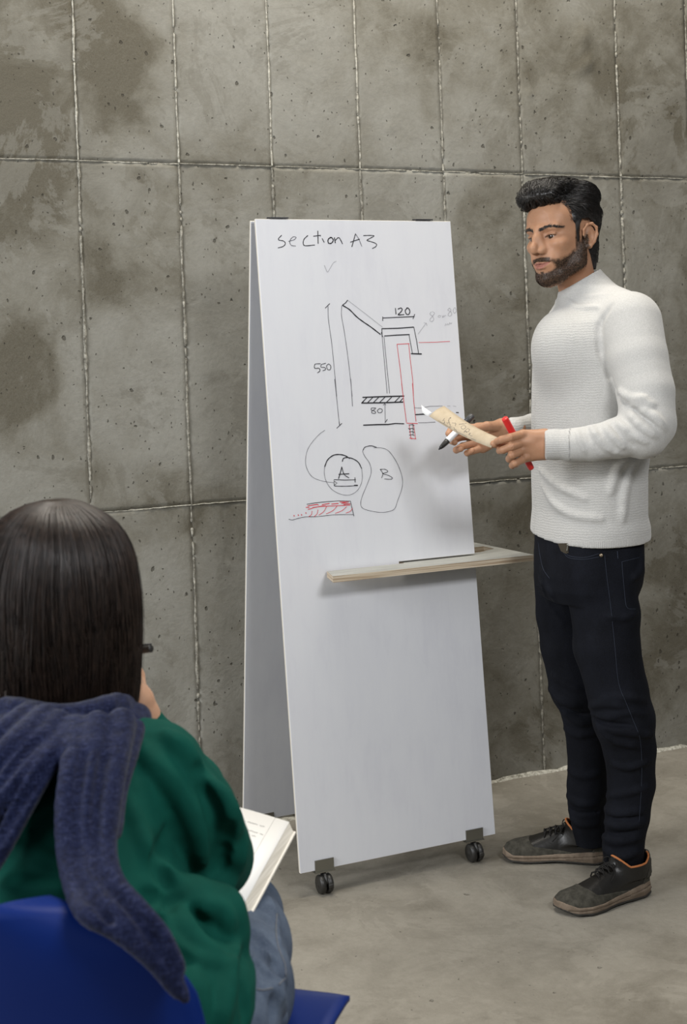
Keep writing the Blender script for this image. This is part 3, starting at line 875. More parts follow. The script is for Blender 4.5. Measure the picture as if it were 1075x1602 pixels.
# ------------------------------------------------------------------ a head (x: its right, y: forward, z: up)
EYE = 0.0315
def head_grid(h, female=False):
    G = Grid((-0.105, -0.13, -0.20), (0.105, 0.145, 0.155), h)
    G.add(ell((0, -0.018, 0.045), (0.0755, 0.098, 0.085)))
    G.add(ell((0, 0.024, -0.018), (0.060, 0.066, 0.088)), 0.03)
    G.add(ell((0, 0.050, 0.058), (0.061, 0.042, 0.046)), 0.025)
    jw = 0.053 if not female else 0.047
    for s in (-1, 1):
        G.chain([(s * jw * 1.07, -0.006, -0.028, .018), (s * jw * .95, 0.006, -0.062, .018), (s * 0.022, 0.058, -0.092, .018), (0, 0.068, -0.098, .018)], 0.022)
        G.add(ell((s * 0.043, 0.062, -0.012), (0.021, 0.022, 0.017)), 0.020)          # cheekbone
        G.add(ell((s * 0.026, 0.068, -0.048), (0.021, 0.021, 0.024)), 0.018)          # cheek and mouth pad
        G.add(cone((s * 0.006, 0.0905, 0.031), .0085, (s * 0.046, 0.074, 0.034), .0085), 0.013)   # brow ridge
        G.sub(ell((s * EYE, 0.0955, 0.0105), (0.0175, 0.0145, 0.0115)), 0.011)          # socket
    G.add(ell((0, 0.076, -0.100), (0.019, 0.016, 0.014)), 0.012)                       # chin
    # nose
    tip = 0.1205 if not female else 0.112
    G.chain([(0, 0.0925, 0.026, .0080), (0, 0.1045, 0.008, .0066), (0, tip - 0.0035, -0.017, .0080), (0, tip - 0.0045, -0.0245, .0088)], 0.010)
    G.add(ell((0, 0.100, -0.010), (0.0095, 0.011, 0.018)), 0.008)
    for s in (-1, 1):
        G.add(ell((s * 0.0122, 0.1010, -0.0275), (0.0066, 0.0100, 0.0072)), 0.009)
        G.add(cone((s * 0.012, 0.093, -0.02), .009, (s * 0.004, 0.095, 0.006), .009), 0.012)
    for s in (-1, 1):
        G.sub(ell((s * 0.0072, 0.106, -0.0372), (0.0036, 0.0062, 0.0042)), 0.002)
    # mouth
    G.add(ell((0, 0.080, -0.062), (0.026, 0.019, 0.020)), 0.014)
    up = [(-0.0305, 0.0800, -0.0545), (-0.014, 0.0985, -0.0585), (-0.004, 0.1035, -0.0558), (0, 0.1030, -0.0572), (0.004, 0.1035, -0.0558), (0.014, 0.0985, -0.0585), (0.0305, 0.0800, -0.0545)]
    rr = [.0014, .0024, .0028, .0026, .0028, .0024, .0014]
    G.chain([(*p, r) for p, r in zip(up, rr)], 0.004)
    lo = [(-0.0285, 0.0810, -0.0580), (-0.012, 0.0965, -0.0685), (0, 0.1000, -0.0695), (0.012, 0.0965, -0.0685), (0.0285, 0.0810, -0.0580)]
    rr = [.0016, .0034, .0040, .0034, .0016]
    G.chain([(*p, r) for p, r in zip(lo, rr)], 0.004)
    ml = [(-0.0325, 0.0825, -0.0545), (-0.012, 0.1035, -0.0632), (0, 0.1085, -0.0632), (0.012, 0.1035, -0.0632), (0.0325, 0.0825, -0.0545)]
    G.chain([(*p, .0014) for p in ml], 0.0022, sub=True)
    # eyelids
    for s in (-1, 1):
        G.add(ell((s * EYE, 0.0715, 0.0095), (0.0148, 0.0142, 0.0142)), 0.003)
        G.add(cone((s * (EYE - .013), 0.0825, 0.0125), .0024, (s * (EYE + .014), 0.0800, 0.0155), .0024), 0.006)
        Rm = rot(0, 0, -s * 0.06)
        G.sub(ell((s * (EYE + .0003), 0.0895, 0.0080), (0.0152, 0.0135, 0.0048), Rm), 0.0012)
    # ears
    for s in (-1, 1):
        ex = 0.0755
        Rm = rot(s * -0.35, 0, 0)
        G.add(ell((s * (ex + .004), -0.016, 0.002), (0.0062, 0.0165, 0.0275), rot(s * 0.35, 0.12, 0)), 0.004)
        arc = [(s * (ex), 0.002, 0.004), (s * (ex + .004), 0.004, 0.018), (s * (ex + .009), -0.006, 0.031), (s * (ex + .013), -0.020, 0.033), (s * (ex + .0165), -0.032, 0.022), (s * (ex + .0150), -0.034, 0.004), (s * (ex + .0095), -0.027, -0.014), (s * (ex + .003), -0.015, -0.026), (s * (ex - .001), -0.006, -0.026)]
        G.chain([(*p, r) for p, r in zip(arc, (.003, .0032, .0034, .0036, .0036, .0034, .0036, .0052, .004))], 0.0035)
        G.sub(ell((s * (ex + .0120), -0.0135, 0.001), (0.0065, 0.0085, 0.0125)), 0.003)
        G.sub(cone((s * (ex + .013), -0.012, 0.023), .0028, (s * (ex + .016), -0.026, 0.014), .0028), 0.003)
        G.add(cone((s * (ex + .001), -0.001, -0.002), .0035, (s * (ex + .003), -0.003, 0.003), .003), 0.002)   # tragus
    # neck
    G.add(cone((0, -0.032, -0.055), .050 if not female else .043, (0, -0.055, -0.22), .052 if not female else .045), 0.022)
    if not female: G.add(ell((0, 0.006, -0.150), (0.012, 0.012, 0.016)), 0.015)
    return G
def head_regions(V, female=False):
    x, y, z = V[:, 0], V[:, 1], V[:, 2]
    wob = 0.003 * vnoise(V, 130, 3) + 0.0015 * vnoise(V, 400, 5)
    # lips
    ax = np.abs(x)
    top = np.interp(ax, [0, .004, .014, .031], [-.0560, -.0548, -.0570, -.0555]); bot = np.interp(ax, [0, .012, .030], [-.0735, -.0718, -.0565])
    lip = np.clip((top - z) / .0012, 0, 1) * np.clip((z - bot) / .0012, 0, 1) * (ax < .0305) * (y > .076)
    beard = np.zeros(len(V))
    if not female:
        # cheek line from sideburn to the corner of the mouth
        line = np.interp(y, [-0.02, 0.0, 0.02, 0.045, 0.07, 0.085, 0.11], [0.03, 0.012, -0.022, -0.036, -0.046, -0.047, -0.044])
        b = np.clip((line - z + wob) / .012, 0, 1)
        jawline = np.interp(y, [-0.02, 0.01, 0.05, 0.085, 0.11], [-0.072, -0.092, -0.114, -0.130, -0.135])
        b *= np.clip((z - jawline + wob) / .012, 0, 1)
        b *= np.clip((y + 0.012 + wob) / .006, 0, 1)
        side = np.clip((0.0095 - np.abs(y - 0.016)) / .004, 0, 1) * (ax < .078) * np.clip((0.045 - z) / .01, 0, 1) * (z > -.05) * (ax > .05)
        b = np.maximum(b, 0.9 * side)
        # clear around lips; soul patch and moustache kept
        q = np.sqrt((x / .038) ** 2 + ((z + .066) / .019) ** 2)
        b *= np.where(y > .07, np.clip((q - 0.86) / .22, 0, 1), 1)
        mou = np.clip((.032 - ax) / .004, 0, 1) * np.clip((-.0400 - z - 0.12 * ax) / .003, 0, 1) * np.clip((z + .0550 + .12 * ax) / .003, 0, 1) * (y > .08)
        soul = np.clip((.008 - ax) / .004, 0, 1) * np.clip((-.078 - z) / .003, 0, 1) * (z > -.092)
        b = np.maximum(b, np.maximum(mou * 1.0, soul * .9))
        beard = np.clip(b, 0, 1) * (1 - lip)
    # brow hair zone
    zc = np.interp(ax, [.008, .020, .034, .046, .058], [.0275, .0315, .0350, .0335, .0270]); hw = np.interp(ax, [.008, .02, .036, .057], [.0028, .0034, .0032, .0018])
    brow = np.clip(1.4 - np.abs(z - zc) / hw, 0, 1) * (ax > .0085) * (ax < .0585) * (y > .05)
    # upper lash line
    ex = ax - EYE
    lash = np.exp(-((z - (.0126 - 14 * ex * ex + 0.05 * ex)) / .0019) ** 2) * (np.abs(ex) < .0150) * (y > .07) * 0.85
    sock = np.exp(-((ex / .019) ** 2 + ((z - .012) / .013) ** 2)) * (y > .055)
    return lip, beard, np.clip(brow, 0, 1), lash, sock

def skin_mat(name, base, warm):
    M = Mat(name, base, 0.5, 0.35)
    M.b.inputs['Subsurface Weight'].default_value = 0.12
    M.b.inputs['Subsurface Radius'].default_value = (0.012, 0.005, 0.003)
    n1 = M.noise(M.coord(), 38, 4, 0.6)
    c = M.mix(M.ramp(n1, [(0.35, g(0)), (0.7, g(0.5))]), base, warm)
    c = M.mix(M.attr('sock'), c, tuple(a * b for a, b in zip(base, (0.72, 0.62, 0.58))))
    c = M.mix(M.attr('lip'), c, (0.33, 0.135, 0.10))
    n2 = M.noise(M.coord(), 420, 3, 0.7)
    bf = M.math('MULTIPLY', M.attr('beard'), M.n('ShaderNodeMapRange', i_1=0.35, i_2=0.62, i_3=0.80, i_4=1.0).outputs[0])
    mr = bf.node.inputs[1].links[0].from_node; M.l(n2, mr.inputs[0])
    c = M.mix(bf, c, (0.021, 0.0125, 0.0070))
    c = M.mix(M.attr('brow'), c, (0.03, 0.022, 0.017))
    M.base(c)
    M.bump(M.noise(M.coord(), 600, 3, 0.6), 0.15, 0.0006)
    return M.m
m_skin = skin_mat('skin', (0.40, 0.215, 0.125), (0.34, 0.165, 0.09))
m_skin2 = skin_mat('skin_light', (0.48, 0.28, 0.18), (0.42, 0.23, 0.14))
def hair_mat(name, a, b, rough=0.38):
    M = Mat(name, a, rough, 0.5)
    c = M.ramp(M.noise(M.coord(scale=(1, 1, 0.3)), 160, 3, 0.6), [(0.35, a), (0.7, b)])
    M.base(c); M.b.inputs['Anisotropic'].default_value = 0.4; M.b.inputs['Specular IOR Level'].default_value = 0.1 if rough > .6 else 0.5
    return M.m
m_hair = hair_mat('black_hair', (0.007, 0.006, 0.0055), (0.022, 0.018, 0.015), 0.34)
m_beard = hair_mat('beard_hair', (0.014, 0.0085, 0.005), (0.034, 0.020, 0.011), 0.7)
m_bob = hair_mat('brown_black_hair', (0.011, 0.0065, 0.0045), (0.034, 0.020, 0.0135), 0.45)
M = Mat('eyeball', (0.7, 0.66, 0.6), 0.12, 0.5)
ir = M.attr('iris')
M.base(M.ramp(ir, [(0.0, (0.004, 0.003, 0.003)), (0.30, (0.005, 0.004, 0.003)), (0.36, (0.05, 0.024, 0.012)), (0.72, (0.035, 0.018, 0.010)), (0.80, (0.012, 0.008, 0.006)), (0.88, (0.36, 0.32, 0.29))]))  # white of the eye darkened in its colour as shading
m_eye = M.m
def eyeball(center_w, gaze_w, r, parent):
    n, m = 24, 20
    gz = np.asarray(gaze_w, float); gz /= np.linalg.norm(gz)
    a = np.cross(gz, [0, 0, 1.0]); a /= np.linalg.norm(a); b = np.cross(gz, a)
    V = [center_w + gz * r * 1.02]; ir = [0.0]
    for i in range(1, m):
        th = math.pi * (i / m) ** 1.5
        for k in range(n):
            f = 2 * math.pi * k / n
            rr = r * (1.02 if th < 0.5 else 1.0)
            V.append(center_w + rr * (math.cos(th) * gz + math.sin(th) * (math.cos(f) * a + math.sin(f) * b))); ir.append(min(1, th / 0.56 * 0.8))
    V.append(center_w - gz * r); ir.append(1)
    F = [(0, 1 + k, 1 + (k + 1) % n) for k in range(n)]
    for i in range(m - 2):
        for k in range(n): F.append((1 + i * n + k, 1 + (i + 1) * n + k, 1 + (i + 1) * n + (k + 1) % n, 1 + i * n + (k + 1) % n))
    L = len(V) - 1
    F += [(L, 1 + (m - 2) * n + (k + 1) % n, 1 + (m - 2) * n + k) for k in range(n)]
    return put('eye', V, F, m_eye, parent, attrs={'iris': ir})
def bvh(V, Q):
    return BVHTree.FromPolygons([Vector(v) for v in V], [tuple(int(i) for i in q) for q in Q])
def surface_strands(V, Q, mask, count, field, steps, step, lift, rnd, jitter=0.2, keep=None):
    """hairs that start on the surface, follow the direction field and hug it; local coordinates"""
    N = mesh_normals(V, Q); idx = np.nonzero(mask)[0]
    pick = idx[rnd.randint(0, len(idx), count)]
    T = bvh(V, Q); out = []
    for i in pick:
        p = V[i] + rnd.normal(0, 0.0008, 3); nn = N[i]; path = [p - nn * 0.001]
        off = rnd.uniform(0.3, 1.0) * lift; jd = rnd.normal(0, jitter, 3)
        L = steps
        q = p.copy()
        for s_ in range(1, L):
            d = field(q) + jd; d = d - nn * (d @ nn); d /= np.linalg.norm(d) + 1e-9
            q = q + d * step
            hit = T.find_nearest(Vector(q))
            if hit[0] is None: path.append(q); continue
            q = np.array(hit[0]); nn = np.array(hit[1])
            path.append(q + nn * off * math.sin(math.pi * min(1, 0.15 + s_ / L * 0.85)) + nn * 0.0002)
        out.append(path)
    return np.array(out)
# ================================================================== the standing man
man = thing('person', 'standing man in a white knitted sweater and dark jeans, holding a card and two pens', 'person', px2ground(945, 1385))
R2 = 2100.0
def Q(x, y, d, r): return (*px2v(x, y, d), r)
# ---- head
HR = rot(2.2658, -0.055, 0.036) ; HO = np.array([0.566, 3.40, 1.644]); HS = 0.955
def h2v(P): return HO + HS * (np.asarray(P) @ HR.T)
def h2w(P): return v2w(h2v(P))
Gh = head_grid(0.0017)
hv, hq = Gh.mesh(1)
sel = hv[hq].mean(1)[:, 2] > -0.195
hq = hq[sel]
lip, beard, brow, lash, sock = head_regions(hv)
browskin = brow * 0.5
# ---- hands (pixel + depth along view) of the near and the far side
def near_hand():
    G = Grid(px2v(740, 745, 3.08) - [0, 0, 0.0], px2v(885, 640, 3.30) + [0, 0.03, 0.0], 0.0014)
    D = 3.195
    for wx, wy, wr in ((852, 684, .019), (852, 700, .020), (852, 709, .015)):
        for mx, my, md, mr in ((818, 680, D, .0125), (817, 692, D - .004, .0125), (818, 704, D, .012), (823, 716, D + .004, .0112)):
            if abs(my - wy) < 16: G.add(cone(px2v(wx, wy, D + .004), wr, px2v(mx, my, md), mr), 0.008)
    G.add(cone(px2v(885, 695, D + .01), .026, px2v(855, 695, D + .006), .0235), .012)
    G.add(cone(px2v(845, 695, D + .012), .021, px2v(826, 697, D + .014), .018), .01)
    for mx, my in ((817, 679), (815.5, 691.5), (817, 704), (822, 716)):
        G.add(cone(px2v(mx, my, D - .008), .0082, px2v(mx + 2, my, D - .006), .0082), .006)   # knuckles
    k = 0.0022
    G.chain([Q(818, 680, D, .0120), Q(798, 684.5, D - .030, .0098), Q(785, 688, D - .024, .0092), Q(777.5, 690.5, D - .012, .0078)], k)
    G.chain([Q(817, 692, D - .002, .0120), Q(800, 698.5, D - .032, .0100), Q(787, 704, D - .020, .0090), Q(781.5, 705.5, D - .006, .0080)], k)
    G.chain([Q(818, 704, D, .0112), Q(801, 712, D - .030, .0096), Q(797, 718, D - .012, .0088), Q(803, 719, D + .004, .0080)], k)
    G.chain([Q(823, 716, D + .003, .0104), Q(806, 725, D - .022, .0084), Q(801.5, 728.5, D - .008, .0078), Q(808, 727, D + .010, .0070)], k)
    G.chain([Q(846, 690, D + .026, .014), Q(822, 694, D + .036, .0128), Q(797, 696, D + .022, .0105), Q(781, 695.5, D + .006, .0100), Q(773, 694.5, D - .004, .0092)], 0.004)
    # nail of the thumb, creases over the joints
    for a, b in (((797, 681), (799, 688)), ((799, 695), (802, 702)), ((800, 709), (803, 716))):
        G.fold([a, ((a[0] + b[0]) / 2 + 1, (a[1] + b[1]) / 2), b], .0009, .0012, 3.05, 3.25, sub=True)
    return G.mesh(1)
def far_hand():
    G = Grid(px2v(685, 722, 3.36) - [0, 0, 0.0], px2v(815, 645, 3.60) + [0, 0, 0.0], 0.0014)
    D = 3.515
    G.add(cone(px2v(812, 671, D + .02), .0235, px2v(790, 672, D + .01), .0225), .01)
    for wx, wy, wr in ((786, 667, .017), (786, 677, .018)):
        for mx, my, md, mr in ((748, 670, D + .012, .0125), (747, 681, D + .015, .0125), (749, 692, D + .012, .012), (755, 701, D + .004, .0112)):
            G.add(cone(px2v(wx, wy, D), wr, px2v(mx, my, md), mr), 0.010)
    G.add(cone(px2v(783, 671, D - .012), .0165, px2v(762, 680, D - .010), .0150), .012)
    G.add(cone(px2v(783, 680, D - .004), .0150, px2v(762, 695, D - .006), .0140), .012)
    k = 0.0022
    G.chain([Q(748, 670, D + .012, .0112), Q(722, 668, D + .005, .0096), Q(706, 671, D - .025, .0088), Q(701.5, 678.5, D - .045, .0080)], k)
    G.chain([Q(747, 681, D + .015, .0112), Q(720, 684, D + .004, .0098), Q(707, 690, D - .026, .0090), Q(711, 692, D - .050, .0084)], k)
    G.chain([Q(749, 692, D + .010, .0108), Q(724, 698, D - .002, .0096), Q(714, 704, D - .032, .0088), Q(721, 702, D - .052, .0082)], k)
    G.chain([Q(755, 701, D + .002, .0100), Q(739, 706, D - .010, .0086), Q(731, 709, D - .034, .0080), Q(739, 705, D - .048, .0074)], k)
    G.chain([Q(783, 667, D - .012, .0145), Q(762, 667, D - .050, .0125), Q(742, 672, D - .072, .0100), Q(727, 677, D - .078, .0088)], .004)
    return G.mesh(1)
nh = near_hand(); fh = far_hand()
# ---- rest of the body below the clothes
def torso_rows(rows, dc, shrink=0.0):
    out = []
    for y, xl, xr, a, b in rows:
        c = px2v((xl + xr) / 2, y, dc); out.append((c[2], c[0], c[1], a - shrink, b - shrink))
    return out
PM = 614.0
def rr_(y, xl, xr, b, dc=3.42, ang=0.35):
    hw = (xr - xl) / 2 / (R2 / dc); a2 = (hw * hw - (b * math.sin(ang)) ** 2) / math.cos(ang) ** 2
    return (y, xl, xr, math.sqrt(max(a2, 0.0025)), b)
TRK = [rr_(472, 893, 945, .09), rr_(486, 872, 985, .15), rr_(505, 856, 1010, .175), rr_(530, 847, 1018, .185), rr_(562, 840.5, 1019, .185), rr_(600, 838.5, 1018, .178), rr_(650, 837, 1014, .168), rr_(712, 836, 1010, .160),
       rr_(743, 836.5, 1006, .160), rr_(793, 838.5, 1005, .165), rr_(806, 837.5, 1005, .166), rr_(822, 836, 1009, .170), rr_(842, 835, 1010, .170), rr_(900, 836, 1010, .168)]
def man_sweater():
    h = 0.0037
    G = Grid([0.42, 3.02, 0.82], [0.90, 3.80, 1.61], h)
    G.add(loft(torso_rows(TRK, 3.42), ang=0.35, n=2.25))
    # shoulders and neck slope
    G.chain([Q(908, 436, 3.41, .0545), Q(914, 455, 3.41, .0575), Q(921, 478, 3.41, .066)], .018)
    G.chain([Q(934, 478, 3.40, .066), Q(984, 505, 3.29, .074)], .035)
    G.chain([Q(915, 480, 3.45, .066), Q(900, 508, 3.58, .070)], .04)
    # chest
    G.add(ell(px2v(885, 545, 3.36), (.085, .10, .10)), .05)
    # near arm
    A = G.blank()
    A.chain([Q(986, 505, 3.275, .077), Q(997, 560, 3.235, .0725), Q(1010, 612, 3.205, .0680), Q(1014, 662, 3.185, .0655), Q(1006, 678, 3.18, .061)], .007)
    A.add(ell(px2v(1000, 664, 3.18), (.05, .05, .045)), .02)
    A.chain([Q(1006, 675, 3.18, .058), Q(968, 685, 3.175, .0475), Q(930, 693, 3.175, .0420), Q(893, 696, 3.185, .0390)], .007)
    A.chain([Q(893, 695.5, 3.185, .0350), Q(868, 695.5, 3.195, .0360), Q(852, 695.5, 3.20, .0365)], .006)
    # far arm
    A.chain([Q(900, 510, 3.58, .070), Q(885, 590, 3.63, .062), Q(880, 662, 3.66, .054), Q(868, 668, 3.65, .048), Q(836, 668, 3.58, .034), Q(806, 669.5, 3.535, .0275)], .015)
    A.chain([Q(806, 669.5, 3.535, .0275), Q(799, 670.5, 3.53, .0285), Q(795.5, 671, 3.528, .0285)], .004)
    for x, y, d, nx in ((851, 695.5, 3.20, -1), (796.5, 671, 3.53, -1)):
        p = px2v(x, y, d); A.cut(p, (-1, 0.05, 0.02), p - [.05, .07, .07], p + [.012, .07, .07])
    arm_k = 0.006
    G.F = smin(G.F, A.F, arm_k)
    # raised sleeve seam and armpit crease
    G.fold([(955, 478), (940, 505), (939, 540), (948, 575), (962, 606)], .0045, .012, 3.0, 3.6, sub=True)
    G.fold([(962, 606), (975, 628), (998, 640)], .007, .008, 3.0, 3.5, sub=True)
    # folds around the bent elbow
    G.fold([(986, 634), (1006, 630), (1022, 634)], .0085, .010, 3.0, 3.5)
    G.fold([(992, 640), (1012, 654), (1036, 670)], .0060, .007, 3.0, 3.5, sub=True)
    G.fold([(1003, 640), (1024, 652), (1040, 670)], .0070, .012, 3.0, 3.5)
    G.fold([(985, 648), (1004, 668), (1026, 682)], .0065, .012, 3.0, 3.5)
    G.fold([(966, 660), (985, 676), (1010, 692)], .0060, .010, 3.0, 3.5)
    G.fold([(958, 664), (972, 684), (990, 698)], .0045, .007, 3.0, 3.5, sub=True)
    G.fold([(945, 664), (955, 680), (975, 700)], .0060, .009, 3.0, 3.5)
    G.fold([(925, 667), (934, 682), (950, 700), (970, 710)], .0050, .008, 3.0, 3.5)
    G.fold([(917, 668), (924, 688), (940, 708)], .0036, .006, 3.0, 3.5, sub=True)
    G.fold([(903, 672), (908, 690), (916, 708)], .0045, .007, 3.0, 3.5)
    G.fold([(968, 610), (985, 622), (1010, 622)], .005, .012, 3.0, 3.5)
    # body folds
    G.fold([(1000, 712), (985, 735), (976, 775), (974, 812)], .0075, .014, 3.0, 3.7)
    G.fold([(985, 716), (965, 735), (955, 770)], .006, .014, 3.0, 3.7)
    G.fold([(850, 760), (870, 790), (900, 806), (940, 812)], .0045, .014, 3.0, 3.7)
    G.fold([(845, 735), (875, 760), (915, 780)], .0045, .014, 3.0, 3.7)
    G.fold([(888, 470), (905, 482), (935, 480)], .0045, .010, 3.0, 3.7)
    # collar: cut along its slanting rim, hem cut
    p = px2v(909, 436.5, 3.41)
    a = px2v(876, 455, 3.41) - px2v(942, 415.5, 3.41); nrm = np.cross(a, [0, 1, 0]); nrm *= np.sign(nrm[2])
    G.cut(p, nrm, p - [.10, .12, .05], p + [.10, .12, .10])
    # hem rib slightly gathered
    for y, s in ((812, 1),):
        pass
    pts = [px2v(835, 838, 3.42), px2v(1009, 858, 3.42)]
    e = pts[1] - pts[0]; nrm = np.array([e[2], 0, -e[0]]) * (1 if e[0] > 0 else -1)
    G.cut(px2v(922, 855, 3.28), (0.02 * -1, 0.10, -1), [0.3, 2.9, 0.0], [1.0, 3.9, 1.0])
    # hollow the neck
    G.sub(cone(px2v(908, 432, 3.41), .050, px2v(916, 462, 3.41), .052), .002)
    return G
Gs = man_sweater()
sv, sq = Gs.mesh(1)
# attributes for knit: arc length around, rib mask
def knit_attrs(V, centre, hem_z, cuffs, collar):
    az = np.arctan2(V[:, 1] - centre[1], V[:, 0] - centre[0]) * 0.16
    rib = np.clip((hem_z + 0.042 - V[:, 2]) / .004, 0, 1)
    u = az.copy()
    for c, ax, L in cuffs:
        q = V - c; t = q @ ax; m = (np.abs(t - L / 2) < L / 2) & (np.linalg.norm(q - t[:, None] * ax, axis=1) < .06)
        rib = np.where(m, 1, rib)
        e1 = np.cross(ax, [0, 0, 1.0]); e1 /= np.linalg.norm(e1); e2 = np.cross(ax, e1)
        u = np.where(m, np.arctan2(q @ e2, q @ e1) * 0.035, u)
    m = V[:, 2] > collar
    rib = np.where(m, np.clip((V[:, 2] - collar) / .01, 0, 1), rib)
    return az, u, rib
cw0 = px2v(851, 695.5, 3.2); cax = px2v(893, 696, 3.185) - cw0; cL = np.linalg.norm(cax); cax /= cL
az, ku, rib = knit_attrs(sv, px2v(922, 700, 3.42), px2v(922, 858, 3.42)[2], [(cw0, cax, cL)], px2v(915, 452, 3.41)[2])
tz0 = px2v(922, 690, 3.42)[2]
tex = np.clip((sv[:, 2] * 0 + 1) * (1 - rib), 0, 1)
armd = np.minimum.reduce([np.linalg.norm(np.cross(sv - px2v(997, 560, 3.235), (px2v(1014, 662, 3.185) - px2v(997, 560, 3.235)) / np.linalg.norm(px2v(1014, 662, 3.185) - px2v(997, 560, 3.235))), axis=1),
                          np.linalg.norm(np.cross(sv - px2v(968, 685, 3.175), cax), axis=1)])
tex *= np.clip((armd - 0.085) / .01, 0, 1)
M = Mat('white_knit', (0.55, 0.54, 0.51), 0.9, 0.15)
M.b.inputs['Sheen Weight'].default_value = 0.25
u_ = M.attr('ku'); r_ = M.attr('rib'); t_ = M.attr('tex')
P = M.coord(out='World')
sx = M.n('ShaderNodeSeparateXYZ'); M.l(P, sx.inputs[0])
azn = M.attr('kaz')
ribw = M.math('SINE', M.math('MULTIPLY', u_, 2 * math.pi / 0.0042))
a1 = M.math('SINE', M.math('MULTIPLY', azn, 2 * math.pi / 0.0075))
zz = M.math('ADD', M.math('ADD', sx.outputs[2], M.math('MULTIPLY', a1, 0.0022)), M.math('MULTIPLY', M.noise(P, 45, 3, 0.6), 0.012))
a2 = M.math('SINE', M.math('MULTIPLY', zz, 2 * math.pi / 0.0065))
bask = M.math('MULTIPLY', a1, a2)
fine = M.noise(P, 500, 2, 0.6)
hgt = M.math('ADD', M.math('MULTIPLY', M.math('MULTIPLY', ribw, r_), 0.45), M.math('MULTIPLY', M.math('MULTIPLY', bask, t_), 0.42))
hgt = M.math('ADD', hgt, M.math('MULTIPLY', fine, 0.7))
M.bump(hgt, 0.8, 0.0011)
c = M.mix(M.ramp(M.noise(P, 350, 3, 0.6), [(0.35, g(0)), (0.7, g(1))]), (0.43, 0.422, 0.40), (0.51, 0.502, 0.48))
M.base(c); m_knit = M.m
put('sweater', v2w(sv), sq, m_knit, man, attrs={'ku': ku, 'kaz': az, 'rib': rib, 'tex': tex})

# ---- jeans
def man_jeans():
    h = 0.0040
    G = Grid([0.40, 3.10, 0.05], [0.90, 3.78, 0.98], h)
    G.add(loft([(px2v(921, y, 3.42)[2], px2v((l + r) / 2, y, 3.42)[0], 3.42, a, b) for y, l, r, a, b in
                ((835, 837, 1005, .128, .158), (870, 835, 1006, .130, .160), (892, 836, 1005, .130, .160), (915, 838, 998, .122, .155), (935, 842, 990, .10, .14))], ang=0.2, n=2.3))
    G.chain([Q(936, 905, 3.36, .090), Q(948, 960, 3.345, .0835), Q(949, 1010, 3.335, .0815), Q(966, 1080, 3.33, .0745), Q(976, 1125, 3.335, .0760), Q(985, 1170, 3.35, .0645), Q(988, 1225, 3.365, .0580), Q(982, 1275, 3.37, .0535), Q(975, 1325, 3.375, .0500), Q(976, 1345, 3.375, .0490)], .010)
    G.chain([Q(882, 900, 3.52, .078), Q(885, 960, 3.53, .076), Q(892, 1010, 3.53, .076), Q(906, 1075, 3.53, .076), Q(914, 1110, 3.54, .060), Q(921, 1170, 3.555, .0550), Q(920, 1230, 3.565, .0540), Q(919, 1262, 3.57, .050), Q(922, 1290, 3.575, .045), Q(926, 1318, 3.575, .044)], .010)
    G.add(ell(px2v(958, 905, 3.44), (.072, .10, .085)), .03)     # seat
    # folds: knees, shins, stacked hems
    F = lambda pts, r, k=.014, sub=False: G.fold(pts, r * .62, k, 3.1, 3.75, emb=.15, sub=sub)
    F([(926, 1118), (950, 1122), (985, 1114), (1010, 1118)], .006)
    F([(922, 1106), (945, 1100), (975, 1104)], .006)
    F([(930, 1128), (955, 1140), (990, 1146), (1020, 1150)], .008)
    F([(925, 1122), (950, 1132), (985, 1134)], .005, .008, True)
    F([(935, 1136), (960, 1158), (1000, 1168)], .007)
    F([(945, 1092), (980, 1090), (1010, 1096)], .005)
    F([(860, 1078), (880, 1096), (905, 1104)], .009)
    F([(878, 1104), (900, 1116), (925, 1118)], .006, .009, True)
    F([(880, 1112), (905, 1128), (932, 1132)], .008)
    F([(884, 1140), (905, 1150), (935, 1145)], .005)
    F([(866, 1056), (890, 1072), (915, 1080)], .005)
    F([(848, 890), (856, 915), (872, 945)], .006)
    F([(845, 905), (858, 940), (880, 975)], .005, .01)
    F([(1003, 870), (1000, 892), (990, 905)], .008)
    F([(995, 958), (975, 966), (950, 964)], .006)
    F([(960, 1195), (985, 1200), (1018, 1190)], .005)
    F([(950, 1245), (980, 1240), (1012, 1232)], .005)
    F([(942, 1262), (965, 1272), (1005, 1268)], .007)
    F([(940, 1285), (970, 1292), (1008, 1286)], .008)
    F([(940, 1276), (970, 1281), (1005, 1277)], .004, .006, True)
    F([(938, 1306), (965, 1316), (1005, 1308)], .009)
    F([(938, 1298), (965, 1304), (1004, 1298)], .004, .006, True)
    F([(938, 1326), (970, 1340), (1003, 1330)], .008)
    F([(888, 1245), (905, 1256), (935, 1258)], .008)
    F([(888, 1262), (905, 1272), (935, 1270)], .004, .006, True)
    F([(890, 1276), (908, 1288), (935, 1288)], .008)
    F([(890, 1205), (910, 1214), (938, 1210)], .005)
    # legs end open over the shoes
    G.cut(px2v(975, 1356, 3.37), (0.12, 0, -1), px2v(900, 1395, 3.26), px2v(1040, 1320, 3.47))
    G.cut(px2v(920, 1322, 3.57), (0.25, 0, -1), px2v(870, 1360, 3.475), px2v(990, 1295, 3.70))
    return G
Gj = man_jeans()
jv, jq = Gj.mesh(1)
M = Mat('dark_denim', (0.010, 0.012, 0.018), 0.85, 0.12)
P = M.coord(out='World', scale=(1, 1, 0.5))
c = M.ramp(M.noise(P, 14, 5, 0.6), [(0.35, (0.0033, 0.0036, 0.0052)), (0.7, (0.0070, 0.0078, 0.0115))])
c = M.mix(M.ramp(M.noise(P, 700, 2, 0.7), [(0.4, g(0)), (0.75, g(0.25))]), c, (0.02, 0.024, 0.036))
M.base(c); M.bump(M.noise(P, 900, 2, 0.6), 0.3, 0.0006); m_denim = M.m
